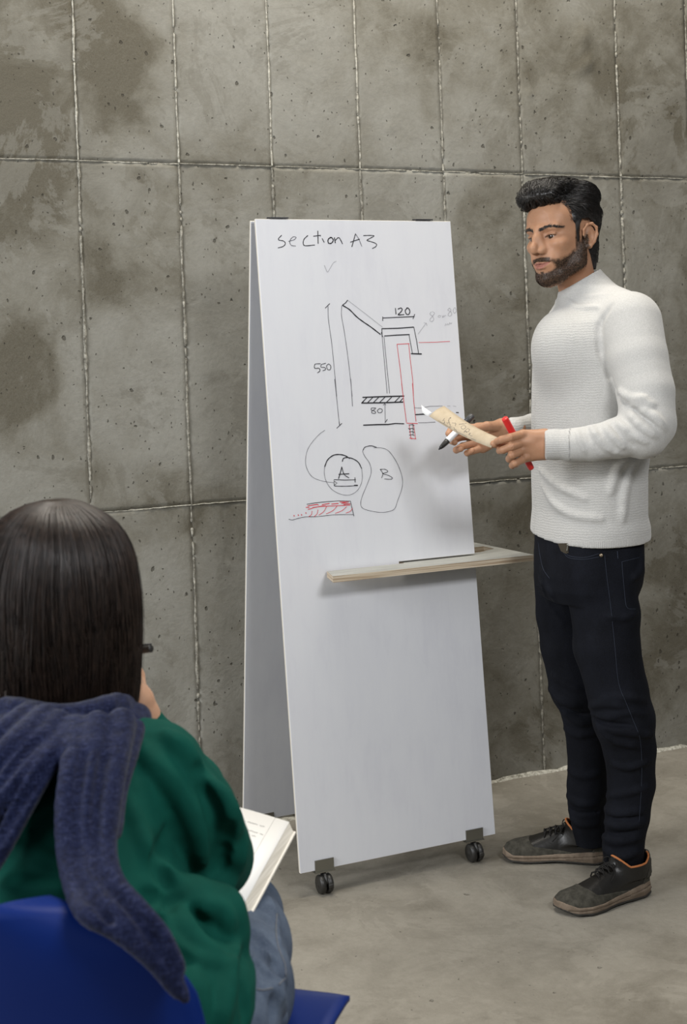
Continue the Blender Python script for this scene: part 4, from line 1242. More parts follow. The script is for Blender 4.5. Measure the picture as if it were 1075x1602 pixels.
m_thread = Mat('blue_thread', (0.030, 0.036, 0.052), 0.8, 0.2).m
jeans = put('jeans', v2w(jv), jq, m_denim, man)
def onpath(T, pts, lift=0.0, n=None):
    out = []
    P = smoothpath(pts, n or len(pts) * 5)
    for x, y in P:
        d = Fv + Rv * (x - PX) / FPX - Uv * (y - PY) / FPX
        hit = T.ray_cast(Vector(CAM), Vector(d).normalized())
        if hit[0] is not None: out.append(np.array(hit[0]) + np.array(hit[1]) * (lift if Vector(d).dot(hit[1]) < 0 else -lift))
    return np.array(out)
Tj = bvh(v2w(jv), jq)
def seam(pts, r=0.0006):
    P = onpath(Tj, pts, r * 0.3)
    return tube(P, r, 6)
seams = [seam([(946, 868), (950, 905), (956, 952), (962, 1010), (968, 1068), (980, 1100), (990, 1125), (1002, 1160), (1004, 1220), (999, 1300)]),
         seam([(876, 852), (882, 862), (892, 870), (915, 872), (938, 866)]), seam([(877, 856), (883, 866), (892, 873), (915, 875), (938, 871)]),
         seam([(966, 862), (967, 874)], .0009), seam([(973, 879), (1000, 872)]), seam([(973, 879), (977, 925), (981, 950), (995, 953)]),
         seam([(842, 848), (845, 868), (850, 890), (860, 905)])]
for s_ in seams: put('seam', *s_, m_thread, jeans)
P = onpath(Tj, [(940.5, 868.5), (941, 869), (941.5, 869.5)], .001)
n_ = CAM - P[1]; n_ /= np.linalg.norm(n_)
put('rivet', *lathe(P[1] - n_ * .001, P[1] + n_, [(0, .0048), (.002, .0046), (.0030, .003), (.0034, .001)], 16), Mat('old_brass', (.25, .2, .14), .4, .5, .9).m, jeans)
# dark pouch with a metal zip showing in the front pocket
c_ = onpath(Tj, [(886, 858), (888, 858), (890, 858)], .003)[1]
def at_(dx, dz, o): return c_ + R0 * dx + Zv * dz + n_ * o
V = [at_(x, z, o) for x, z in ((-.019, .013), (.018, .013), (.016, -.008), (.0, -.013), (-.012, -.006)) for o in (.0025, -.004)]
F = [(0, 2, 4, 6, 8), (9, 7, 5, 3, 1)] + [(2 * i, 2 * i + 1, (2 * i + 3) % 10, (2 * i + 2) % 10) for i in range(5)]
po = put('pocket_pouch', V, F, Mat('olive_cloth', (.06, .05, .035), .8, .2).m, man, smooth=False)
put('zip', *tube([at_(.004 + .001 * math.sin(i), .012 - .004 * i, .004) for i in range(6)], .0016, 6), m_steel, po)

# ---- body mesh: one figure under the clothes
def man_body():
    G = Grid([0.40, 3.05, 0.03], [0.90, 3.80, 1.56], 0.0075)
    G.add(loft(torso_rows(TRK, 3.42, .014), ang=0.35, n=2.1))
    G.chain([Q(916, 455, 3.41, .046), Q(925, 490, 3.41, .055)], .03)
    G.chain([Q(930, 485, 3.40, .05), Q(983, 508, 3.29, .056), Q(995, 560, 3.24, .052), Q(1008, 612, 3.21, .048), Q(1010, 668, 3.19, .042), Q(968, 685, 3.178, .035), Q(893, 695, 3.187, .027), Q(858, 695, 3.20, .024)], .03)
    G.chain([Q(915, 485, 3.45, .05), Q(900, 510, 3.58, .054), Q(884, 590, 3.63, .046), Q(880, 662, 3.66, .038), Q(836, 668, 3.58, .026), Q(800, 671, 3.53, .021)], .03)
    G.chain([Q(940, 905, 3.365, .080), Q(949, 1010, 3.335, .069), Q(970, 1100, 3.335, .058), Q(987, 1200, 3.355, .048), Q(976, 1330, 3.375, .036), Q(978, 1375, 3.37, .032)], .03)
    G.chain([Q(885, 905, 3.52, .066), Q(892, 1010, 3.53, .062), Q(909, 1095, 3.54, .050), Q(920, 1190, 3.56, .042), Q(924, 1285, 3.575, .030), Q(925, 1312, 3.575, .022)], .03)
    return G.mesh(1)
bvv, bq = man_body()
BV, BQ = jm((h2v(hv), hq), nh, fh, (bvv, bq))
nb = len(BV); nhv = len(hv)
def ext(a): r = np.zeros(nb); r[:nhv] = a; return r
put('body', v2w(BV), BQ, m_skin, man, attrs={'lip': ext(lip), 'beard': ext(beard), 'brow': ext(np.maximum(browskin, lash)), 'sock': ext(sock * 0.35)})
gz = v2w(HR @ np.array([-0.10, 1, -0.06])) 
for s in (-1, 1): eyeball(h2w([s * EYE, 0.0715, 0.0090]), gz.ravel(), 0.0131 * HS, man)

# ---- hair
HP = [(-.045, -.085), (-.040, -.03), (-.038, .012), (-.032, .036), (-.018, .046), (.004, .046), (.010, .030), (.010, -.010), (.019, -.016), (.022, .006), (.027, .035), (.040, .046), (.043, .062), (.050, .078), (.068, .088), (.085, .0905), (.16, .089), (.16, .25), (-.25, .25), (-.25, -.085)]
def man_hair():
    h = 0.0019
    G = Grid((-0.105, -0.14, -0.10), (0.105, 0.125, 0.17), h)
    G.add(ell((0, -0.019, 0.045), (0.0795, 0.1035, 0.090)))
    G.add(ell((0, 0.022, 0.0), (0.068, 0.055, 0.072)), .02)
    for s in (-1, 1): G.add(ell((s * .045, -.030, .055), (.040, .066, .058)), .012)
    G.add(cone((0, -.07, -.02), .048, (0, -.062, -.085), .042), .02)
    X = G.ax[0][:, None, None]; Y = G.ax[1][None, :, None]; Z = G.ax[2][None, None, :]
    pd = polydist(HP, Y, Z)
    G.F = -smin(-G.F, -np.broadcast_to(pd, G.F.shape).astype(np.float32), .004)
    # volume on top, swept over to its right with a lifted front
    G.add(ell((0.010, 0.000, 0.130), (0.064, 0.088, 0.034), rot(0, 0.0, 0.10)), .012)
    G.add(ell((-0.040, -0.045, 0.108), (0.040, 0.054, 0.040)), .010)
    for x0, r in ((-.044, .0130), (-.030, .0160), (-.012, .0185), (.008, .0195), (.028, .0190), (.046, .0160)):
        yy = .083 - 7 * (x0 - .005) ** 2
        G.chain([(x0, yy - .006, .104, r * .66), (x0 + .004, yy + .006, .120, r), (x0 + .006, yy - .018, .137, r * 1.05), (x0 + .008, yy - .060, .143, r)], .007)
    G.add(ell((.046, .074, .102), (.018, .018, .014)), .006)
    # parting on its left
    G.sub(cone((-.047, .070, .112), .0050, (-.040, -.020, .158), .0040), .006)
    return G
Gk = man_hair()
kv, kq = Gk.mesh(1)
N = mesh_normals(kv, kq)
# comb grooves
ridge = np.sin(kv[:, 0] * 900 + 5 * vnoise(kv, 30, 2)) * np.clip((kv[:, 2] - .07) / .03, 0, 1)
kv2 = kv + N * (0.0009 * ridge + 0.0016 * fbm(kv, 60, 4, 2) - 0.0022)[:, None]
hair = put('hair', v2w(h2v(kv2)), kq, m_hair, man)
rnd = np.random.RandomState(5)
def fld(p):
    wv_ = .22 * float(vnoise(np.array([p]), 55, 3)[0])
    if p[2] > .085:
        if p[0] < -.045: return np.array([-.25 + wv_, -.9, -.35])
        return np.array([.45 + wv_, -1.0, .35 if p[1] > .06 else -.05])
    return np.array([0, -.75, -.65])
st = surface_strands(kv, kq, (kv[:, 2] > .083), 4600, fld, 10, .0058, .0070, rnd, .13)
st2 = surface_strands(kv, kq, (kv[:, 2] <= .087) & (kv[:, 2] > -.06) & ~((kv[:, 1] > -.036) & (kv[:, 2] < .046)), 3000, fld, 6, .0032, .0022, rnd, .25)
a_ = strands(st, rnd.uniform(.00035, .0008, len(st))); b_ = strands(st2, rnd.uniform(.00025, .0004, len(st2)))
VV, QQ = jm(a_, b_)
put('hair_strands', v2w(h2v(VV)), QQ, m_hair, hair, kind='stuff')
# beard and brows
def skinf(kind):
    def f(p):
        if kind == 'b': return np.array([0, .1, -1.0]) if abs(p[0]) > .02 or p[2] < -.08 else np.array([np.sign(p[0]) * .8, .1, -.7])
        return np.array([np.sign(p[0]) * 1.0, -.2, .25])
    return f
pr_ = rnd.rand(len(hv))
s1 = surface_strands(hv, hq, (beard > .35) & (pr_ < beard), 4200, skinf('b'), 3, .0016, .0012, rnd, .35)
s2 = surface_strands(hv, hq, brow > .35, 620, skinf('w'), 4, .0019, .0008, rnd, .25)
put('beard', v2w(h2v(strands(s1, rnd.uniform(.00018, .00030, len(s1)))[0])), strands(s1, .0003)[1], m_beard, man, kind='stuff')
for sgn in (-1, 1):
    w_ = s2[np.sign(s2[:, 0, 0]) == sgn]
    put('eyebrow', v2w(h2v(strands(w_, rnd.uniform(.0003, .00045, len(w_)))[0])), strands(w_, .0003)[1], m_hair, man, kind='stuff')

# ---- bracelet on the far wrist
c_ = px2v(790, 671.5, 3.527); t = np.linspace(0, 2 * math.pi, 40)
ring = np.stack([c_[0] + .004 * np.sin(t), c_[1] + .0245 * np.cos(t), c_[2] + .0245 * np.sin(t)], 1)
put('bracelet', *tube(v2w(ring), .0011, 6, cap=False), m_dark, man)

# ---- shoes
m_leather = Mat('black_leather', (0.012, 0.011, 0.0095), 0.36, 0.4)
m_leather.bump(m_leather.noise(m_leather.coord(out='World'), 90, 4, 0.6), 0.25, 0.002); m_leather = m_leather.m
M = Mat('grey_suede', (0.075, 0.070, 0.058), 0.9, 0.2)
M.base(M.ramp(M.noise(M.coord(out='World'), 60, 4, 0.65), [(0.35, (0.034, 0.032, 0.025)), (0.7, (0.072, 0.067, 0.054))])); m_suede = M.m
M = Mat('tan_sole', (0.25, 0.19, 0.14), 0.75, 0.3)
M.base(M.ramp(M.noise(M.coord(out='World'), 40, 4, 0.65), [(0.35, (0.14, 0.105, 0.075)), (0.7, (0.22, 0.17, 0.125))])); m_sole = M.m
m_outsole = Mat('dark_outsole', (0.03, 0.028, 0.024), 0.8, 0.3).m
m_lining = Mat('orange_lining', (0.42, 0.15, 0.05), 0.7, 0.3).m
m_lace = Mat('black_lace', (0.015, 0.014, 0.013), 0.8, 0.2).m
def make_shoe(heel, toe, flip, name='shoe', parent=None):
    """local: y from heel 0 to toe L, x across, z up; heel and toe on the ground in the view frame"""
    heel = np.asarray(heel, float); toe = np.asarray(toe, float)
    fw = toe - heel; L = np.linalg.norm(fw[:2]); fw = fw / np.linalg.norm(fw); rt = np.array([fw[1], -fw[0], 0])
    def tw(P): P = np.asarray(P, float); return v2w(heel + P[:, 0:1] * rt + P[:, 1:2] * fw + P[:, 2:3] * Zv)
    k = L / 0.30
    ys = np.array([0, .01, .04, .09, .14, .19, .235, .27, .292, .30]) * k
    hwid = np.array([.012, .026, .034, .034, .034, .042, .046, .041, .026, .010])
    cx = flip * np.array([0, 0, 0, .002, .004, .004, .001, -.005, -.010, -.012])
    def outline(Y): return np.interp(Y, ys, cx), np.interp(Y, ys, hwid)
    h = 0.002
    G = Grid((-.07, -.02, -.004), (.07, L + .02, .135), h)
    zt_ = np.array([.088, .092, .088, .078, .082, .066, .052, .047, .040, .030])       # top profile
    def up(X, Y, Z, grow=0.0, zoff=0.0):
        c, w = outline(np.clip(Y, 0, L)); zt = np.interp(Y, ys, zt_) + zoff
        zc = .016; hh = zt - zc
        u = (X - c) / (w + grow - .004 * np.clip((Z - .02) / .04, 0, 1.5)); v = np.clip((Z - zc) / (hh + grow), -3, 3)
        f = (np.abs(u) ** 2.3 + np.where(v > 0, np.abs(v) ** 2.6, 0)) ** (1 / 2.4)
        d = (f - 1) * np.minimum(w, hh) * .9
        e = np.maximum(-Y - grow, Y - L - grow)
        d = np.maximum(d, e)
        return np.maximum(d, .016 - Z)
    X = G.ax[0][:, None, None]; Y = G.ax[1][None, :, None]; Z = G.ax[2][None, None, :]
    U = up(X, Y, Z); 
    # ankle collar
    an = loft([(.05, 0, .060 * k, .040, .062), (.085, 0, .055 * k, .040, .058), (.118, 0, .056 * k, .042, .056)])[0](X, Y, Z)
    rim = Z - (.083 + .9 * np.clip(Y - .085 * k, 0, .05) + .5 * np.clip(.03 * k - Y, 0, .05) - 0.0)
    an = np.maximum(an, rim)
    G.F = smin(U, an, .014).astype(np.float32)
    hollow = loft([(.045, 0, .060 * k, .032, .052), (.14, 0, .058 * k, .036, .050)])[0](X, Y, Z)
    inner = G.F.copy()
    G.F = -smin(-G.F, hollow.astype(np.float32), .002)
    # tongue and throat line
    v, q = G.mesh(1)
    sh = put(name, tw(v), q, m_leather, parent or man)
    # suede toe cap and rand: slightly proud shell of the same form
    S = G.blank()
    reg = np.maximum(.198 * k + .30 * np.abs(X - np.interp(Y, ys, cx)) * 0 - Y + 1.2 * np.clip(Z - .034, 0, 1), -1)
    low = Z - (.016 + .014 + .012 * np.clip((Y - .1 * k) / .1, 0, 1))
    low = np.maximum(low, .085 * k - Y); low2 = np.maximum(Z - np.interp(Y, [0, .02, .06], [.085, .06, .0]), Y - .045 * k)
    S.F = np.maximum(np.maximum(inner - .0016, -(inner + .004)), np.minimum(np.minimum(reg, low), low2)).astype(np.float32)
    v, q = S.mesh(1); put('toe_cap', tw(v), q, m_suede, sh, label='grey suede toe cap')
    # sole
    O = Grid((-.07, -.02, -.004), (.07, L + .02, .05), h)
    Xo = O.ax[0][:, None, None]; Yo = O.ax[1][None, :, None]; Zo = O.ax[2][None, None, :]
    c, w = outline(np.clip(Yo, 0, L)); w = w + .0045
    ed = np.abs(Xo - c) - w + .25 * np.abs(Zo - .018)
    e = np.maximum(-Yo - .004, Yo - L - .003)
    top = np.interp(Yo, np.array([0, .05, .12, .2, .27, .30]) * k, [.036, .033, .026, .021, .022, .032]); bot = np.interp(Yo, np.array([-.01, .0, .03, .12, .16, .22, .28, .31]) * k, [.012, .007, .0, .003, .003, 0, .004, .016])
    O.F = np.maximum(np.maximum(ed, e), np.maximum(Zo - top, bot - Zo)).astype(np.float32)
    groove = np.abs(Zo - (.013 + .012 * np.clip(1 - Yo / (.14 * k), 0, 1))) - .0010
    O.F = np.maximum(O.F, -np.maximum(groove, -(ed + .003))).astype(np.float32)
    v, q = O.mesh(1); so = put('sole', tw(v), q, m_sole, sh, label='tan rubber sole')
    T = Grid((-.07, -.02, -.004), (.07, L + .02, .03), h)
    Xo = T.ax[0][:, None, None]; Yo = T.ax[1][None, :, None]; Zo = T.ax[2][None, None, :]
    c, w = outline(np.clip(Yo, 0, L)); ed = np.abs(Xo - c) - w - .0050
    bot = np.interp(Yo, np.array([-.01, .0, .03, .12, .16, .22, .28, .31]) * k, [.012, .007, .0, .003, .003, 0, .004, .016])
    T.F = np.maximum(np.maximum(ed, np.maximum(-Yo - .005, Yo - L - .004)), np.maximum(Zo - bot - .0042, bot - Zo)).astype(np.float32)
    v, q = T.mesh(1); put('outsole', tw(v), q, m_outsole, sh, label='thin dark tread')
    # orange lining at the rim
    t = np.linspace(0, 2 * math.pi, 48, endpoint=True)
    rimp = []
    for a in t:
        y = .057 * k + .0535 * math.sin(a); x = .0375 * math.cos(a)
        z = .083 + .9 * min(max(y - .085 * k, 0), .05) + .5 * min(max(.03 * k - y, 0), .05)
        rimp.append((x, y, z))
    put('lining', *tube(tw(rimp), .0028, 8, cap=False), m_lining, sh, label='orange lining edge')
    # tongue
    yy = np.linspace(.094, .150, 8) * k
    tp = [(0, y, np.interp(y, ys, zt_) + .004 + .55 * max(0, .118 * k - y)) for y in yy]
    V = []; 
    for (x, y, z) in tp:
        for s in (-1, -.5, 0, .5, 1):
            V.append((s * .017, y, z - .006 * s * s)); 
    Vt = np.array(V); Vb = Vt - [0, 0, .004]
    F = [(i * 5 + j, i * 5 + j + 1, i * 5 + j + 6, i * 5 + j + 5) for i in range(7) for j in range(4)]
    nn = len(Vt)
    F2 = [tuple(a + nn for a in reversed(f)) for f in F]
    per = [0, 1, 2, 3, 4] + [5 * i + 4 for i in range(1, 8)] + [38, 37, 36, 35] + [5 * i for i in range(6, 0, -1)]
    F3 = [(per[i], per[(i + 1) % len(per)], per[(i + 1) % len(per)] + nn, per[i] + nn) for i in range(len(per))]
    put('tongue', tw(np.vstack([Vt, Vb])), F + F2 + F3, m_leather, sh)
    # laces
    Tb = bvh(v, q)
    ls = []
    for i, y in enumerate(np.linspace(.112, .178, 5) * k):
        zt = np.interp(y, ys, zt_)
        w = .021 - .0006 * i
        p = [(-w, y, zt - .007), (-w * .6, y + .001, zt + .005), (0, y + .002, zt + .0085), (w * .6, y + .001, zt + .005), (w, y, zt - .007)]
        ls.append(tube(tw(smoothpath(p, 12)), .0019, 6))
        if i < 4:
            y2 = y + .0165 * k; z2 = np.interp(y2, ys, zt_)
            for s in (-1, 1):
                ls.append(tube(tw(smoothpath([(s * w * .8, y, zt + .003), (0, (y + y2) / 2, (zt + z2) / 2 + .008), (-s * w * .8, y2, z2 + .003)], 10)), .0017, 6))
    y = .113 * k; z = np.interp(y, ys, zt_) + .013
    for s in (-1, 1):
        ls.append(tube(tw(smoothpath([(0, y, z), (s * .012, y + .006, z + .010), (s * .024, y + .012, z + .002), (s * .016, y + .013, z - .006), (0, y + .002, z)], 16)), .0014, 6))
        ls.append(tube(tw(smoothpath([(0, y, z), (s * .012, y + .010, z - .004), (s * .028, y + .020, z - .016), (s * .030, y + .036, z - .034)], 14)), .0014, 6))
    put('lace', *join(ls), m_lace, sh)
    return sh
def gv(x, y, z=0.0):
    w = px2ground(x, y, z); return np.array([w @ R0, w @ Fv, z])
near_shoe = make_shoe(gv(1011, 1392), gv(878, 1431), -1)
far_shoe = make_shoe(gv(950, 1347), gv(790, 1340), 1)

# ---- things held: card, red pen, black pen
m_card = Mat('kraft_card', (0.46, 0.385, 0.275), 0.75, 0.2)
c = m_card.ramp(m_card.noise(m_card.coord(out='World'), 40, 4, 0.6), [(0.3, (0.41, 0.335, 0.235)), (0.7, (0.49, 0.41, 0.295))]); m_card.base(c); m_card = m_card.m
A_ = px2w(695, 635, 3.385); B_ = px2w(671.5, 651, 3.37); C_ = px2w(768.5, 700.5, 3.185); D_ = px2w(778, 684, 3.19)
nn_ = np.cross(A_ - B_, C_ - B_); nn_ /= np.linalg.norm(nn_)
if nn_ @ (CAM - B_) < 0: nn_ = -nn_
def card_pt(u, v, o=0.0):
    p = (B_ * (1 - u) + C_ * u) * (1 - v) + (A_ * (1 - u) + D_ * u) * v
    return p + nn_ * (o - 0.010 * math.sin(math.pi * u) + 0.004 * math.sin(math.pi * v))
def sheet(f, nu, nv, t):
    V = [f(i / nu, j / nv, 0) for i in range(nu + 1) for j in range(nv + 1)] + [f(i / nu, j / nv, -t) for i in range(nu + 1) for j in range(nv + 1)]
    m = (nu + 1) * (nv + 1)
    F = []
    for i in range(nu):
        for j in range(nv):
            a = i * (nv + 1) + j; q = (a, a + nv + 1, a + nv + 2, a + 1); F.append(q); F.append(tuple(x + m for x in reversed(q)))
    per = [j for j in range(nv + 1)] + [i * (nv + 1) + nv for i in range(1, nu + 1)] + [nu * (nv + 1) + j for j in range(nv - 1, -1, -1)] + [i * (nv + 1) for i in range(nu - 1, 0, -1)]
    F += [(per[i], per[(i + 1) % len(per)], per[(i + 1) % len(per)] + m, per[i] + m) for i in range(len(per))]
    return np.array(V), F
card = thing('card', 'long tan card with pencil sketches held between the standing man\'s hands', 'card', (B_ + C_) / 2)
put('card_sheet', *sheet(card_pt, 14, 4, 0.0006), m_card, card)
m_pencil = Mat('pencil_grey', (0.17, 0.16, 0.15), 0.8, 0.2).m
rk = random.Random(4)
ls = []
def pen(pts, r=.00035):
    P = smoothpath([card_pt(u, v, .0003) for u, v in pts], 4 * len(pts)); ls.append(tube(P, r, 4))
for u0, v0 in ((.18, .35), (.24, .25), (.30, .38), (.36, .2), (.40, .5), (.22, .6), (.52, .30), (.60, .35)):
    pts = []; u, v = u0, v0
    for k in range(9): pts.append((u, v)); u += rk.uniform(-.008, .022); v += rk.uniform(-.10, .10); v = min(.85, max(.08, v))
    pen(pts)
pen([(.14, .05), (.25, .06), (.33, .05)], .0005); pen([(.42, .05), (.52, .06), (.60, .05)], .0005); pen([(.66, .07), (.74, .08)], .0004)
pen([(.47 + .03 * math.cos(a), .5 + .14 * math.sin(a)) for a in np.linspace(0, 6.3, 14)]); pen([(.55 + .025 * math.cos(a), .45 + .12 * math.sin(a)) for a in np.linspace(0, 6.3, 12)])
put('sketch_lines', *join(ls), m_pencil, card, kind='stuff')
# white slip curling out beyond the card
S_ = [px2w(659.5, 634, 3.40), px2w(661, 645, 3.395), px2w(669, 650.5, 3.385), px2w(676, 646, 3.38)]
def slip(u, v, o=0):
    a = S_[0] * (1 - u) + S_[3] * u; b = S_[0] * (1 - u) ** 2 + (S_[1] * 2) * u * (1 - u) + S_[2] * u * u + (S_[2] * 0)
    b = smoothpath([S_[0], S_[1], S_[2], S_[2] + (S_[3] - S_[2]) * .3], 11)[int(round(u * 10))]
    return a * (1 - v) + b * v + nn_ * (o + .003 * math.sin(math.pi * v)) 
put('paper_slip', *sheet(slip, 10, 3, .0004), Mat('white_paper', (.82, .82, .80), .7, .2).m, card, label='white slip curling from its far end')
m_red = Mat('red_plastic', (0.62, 0.022, 0.02), 0.35, 0.5).m
a = px2w(789.5, 654, 3.165); b = px2w(831.5, 733, 3.232); LL = np.linalg.norm(b - a)
rp = thing('marker_pen', 'red marker pen with red cap in the man\'s near hand', 'pen', (a + b) / 2)
put('pen_body', *lathe(a, b, [(0.052, .0080), (.062, .0080), (LL - .012, .0078), (LL - .003, .0074), (LL, .0066)], 24), m_red, rp)
put('cap', *lathe(a, b, [(0.0, .0066), (.001, .0076), (.004, .0082), (.05, .0088), (.054, .0088)], 24), m_red, rp)
a = px2w(686.5, 703.5, 3.435); b = px2w(739.5, 650, 3.475); LL = np.linalg.norm(b - a)
kp = thing('marker_pen', 'black and white marker pen, uncapped, in the man\'s far hand behind the tan card', 'pen', (a + b) / 2)
put('nib', *lathe(a, b, [(0, .0014), (.003, .0024), (.008, .0028)], 14), m_dark, kp, label='grey felt nib')
put('grip', *lathe(a, b, [(.006, .0040), (.012, .0055), (.020, .0066), (.027, .0072), (.034, .0078)], 22), m_black, kp, label='black cone grip')
put('pen_body', *lathe(a, b, [(.034, .0080), (.036, .0083), (LL - .030, .0083), (LL - .028, .0080)], 22), Mat('white_plastic', (.7, .7, .7), .35, .5).m, kp, label='white barrel')
put('cap', *lathe(a, b, [(LL - .030, .0084), (LL - .004, .0080), (LL, .0070)], 22), Mat('charcoal_plastic', (.05, .05, .052), .4, .5).m, kp, label='charcoal end')
# ================================================================== the seated woman, seen from behind
wm_ = thing('person', 'seated woman seen from behind, dark bob, navy scarf, green sweatshirt and blue jeans', 'person', px2w(150, 1500, 1.62) * [1, 1, 0] + [0, 0, .0])
def W(x, y, d, r): return (*px2v(x, y, d), r)
# ---- head
WR = rot(-0.50, -0.12, 0.05); WO = px2v(92, 962, 1.845); WS = 0.94
def wh2v(P): return WO + WS * (np.asarray(P) @ WR.T)
Gw = head_grid(0.0034, True)
wv, wq = Gw.mesh(1); wq = wq[wv[wq].mean(1)[:, 2] > -0.195]
wl, wb_, wbr, wla, wso = head_regions(wv, True)
def woman_hand():
    G = Grid(px2v(150, 1160, 1.84), px2v(270, 985, 2.04) + [.01, .02, 0], 0.0016)
    G.chain([W(236, 1150, 1.955, .025), W(224, 1122, 1.95, .0235), W(215, 1098, 1.945, .0245)], .01)
    for mx, my, md in ((205, 1048, 1.965), (199, 1052, 1.945), (194, 1058, 1.928), (190, 1066, 1.915)):
        G.add(cone(px2v(214, 1098, 1.945), .018, px2v(mx, my, md), .0118), .010)
    k = .002
    G.chain([W(205, 1048, 1.965, .0105), W(200, 1018, 1.985, .0090), W(184, 1006, 1.975, .0084), W(172, 1012, 1.960, .0076)], k)
    G.chain([W(199, 1052, 1.945, .0105), W(197, 1026, 1.965, .0092), W(181, 1018, 1.960, .0086), W(170, 1026, 1.950, .0078)], k)
    G.chain([W(194, 1058, 1.928, .0100), W(188, 1034, 1.945, .0090), W(173, 1032, 1.945, .0082), W(166, 1042, 1.940, .0076)], k)
    G.chain([W(190, 1066, 1.915, .0092), W(180, 1046, 1.925, .0080), W(168, 1046, 1.930, .0074), W(163, 1054, 1.928, .0068)], k)
    G.chain([W(216, 1090, 1.965, .015), W(214, 1058, 1.99, .0118), W(206, 1034, 1.995, .0098), W(198, 1020, 1.99, .0086)], .003)
    return G.mesh(1)
def woman_body():
    G = Grid(px2v(-260, 1720, 1.30), px2v(520, 1040, 2.25), 0.008)
    G.lo = np.array([-0.75, 1.25, -0.0]); G.n = np.array([110, 138, 130]); G.ax = [G.lo[i] + G.h * np.arange(G.n[i]) for i in range(3)]; G.F = np.full(G.n, .2, np.float32)
    G.chain([(*wh2v([0, -.042, -.10]), .036), (*wh2v([0, -.053, -.175]), .048), W(92, 1160, 1.76, .050)], .02)
    G.chain([W(92, 1170, 1.76, .060), W(95, 1300, 1.71, .085), W(110, 1450, 1.64, .090), W(130, 1600, 1.60, .10)], .02)
    G.chain([W(92, 1170, 1.75, .045), W(238, 1215, 1.72, .040), W(330, 1340, 1.745, .038), W(300, 1240, 1.87, .034), W(262, 1180, 1.93, .029), W(228, 1130, 1.953, .024)], .02)
    G.chain([W(92, 1170, 1.75, .045), W(-62, 1215, 1.73, .040), W(-60, 1380, 1.86, .040), W(80, 1400, 1.98, .034), W(215, 1385, 2.02, .026)], .02)
    G.chain([W(300, 1610, 1.62, .078), W(362, 1530, 1.82, .064), W(380, 1432, 2.02, .045), W(395, 1700, 2.06, .040), W(400, 1975, 2.06, .03)], .03)
    G.chain([W(90, 1610, 1.62, .078), W(120, 1530, 1.86, .064), W(150, 1432, 2.10, .045), W(170, 1700, 2.14, .040), W(185, 1945, 2.14, .03)], .03)
    return G.mesh(1)
hand2 = woman_hand()
# left hand lying over the page under her right elbow
def woman_hand2():
    G = Grid(px2v(170, 1440, 1.92), px2v(330, 1330, 2.12), 0.0022)
    G.chain([W(180, 1388, 2.01, .027), W(200, 1386, 2.02, .024), W(226, 1384, 2.02, .026)], .01)
    for i in range(4):
        G.chain([W(226, 1378 + 5 * i, 2.035 - .02 * i, .013), W(262, 1374 + 8 * i, 2.04 - .024 * i, .0100), W(286, 1378 + 9 * i, 2.03 - .022 * i, .0088)], .003)
    G.chain([W(212, 1380, 2.04, .014), W(236, 1362, 2.07, .010), W(254, 1360, 2.07, .009)], .004)
    return G.mesh(1)
hand3 = woman_hand2()
WB, WQ = jm((wh2v(wv), wq), hand2, hand3, woman_body())
def extw(a): r = np.zeros(len(WB)); r[:len(wv)] = a; return r
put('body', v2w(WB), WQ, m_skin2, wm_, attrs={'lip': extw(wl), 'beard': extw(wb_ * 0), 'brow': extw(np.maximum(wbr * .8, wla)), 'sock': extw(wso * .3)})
gz = v2w(WR @ np.array([0.1, 1, 0.05])).ravel()
for s in (-1, 1): eyeball(v2w(wh2v([s * EYE, 0.0715, 0.0090])).ravel(), gz, 0.0131 * WS, wm_)

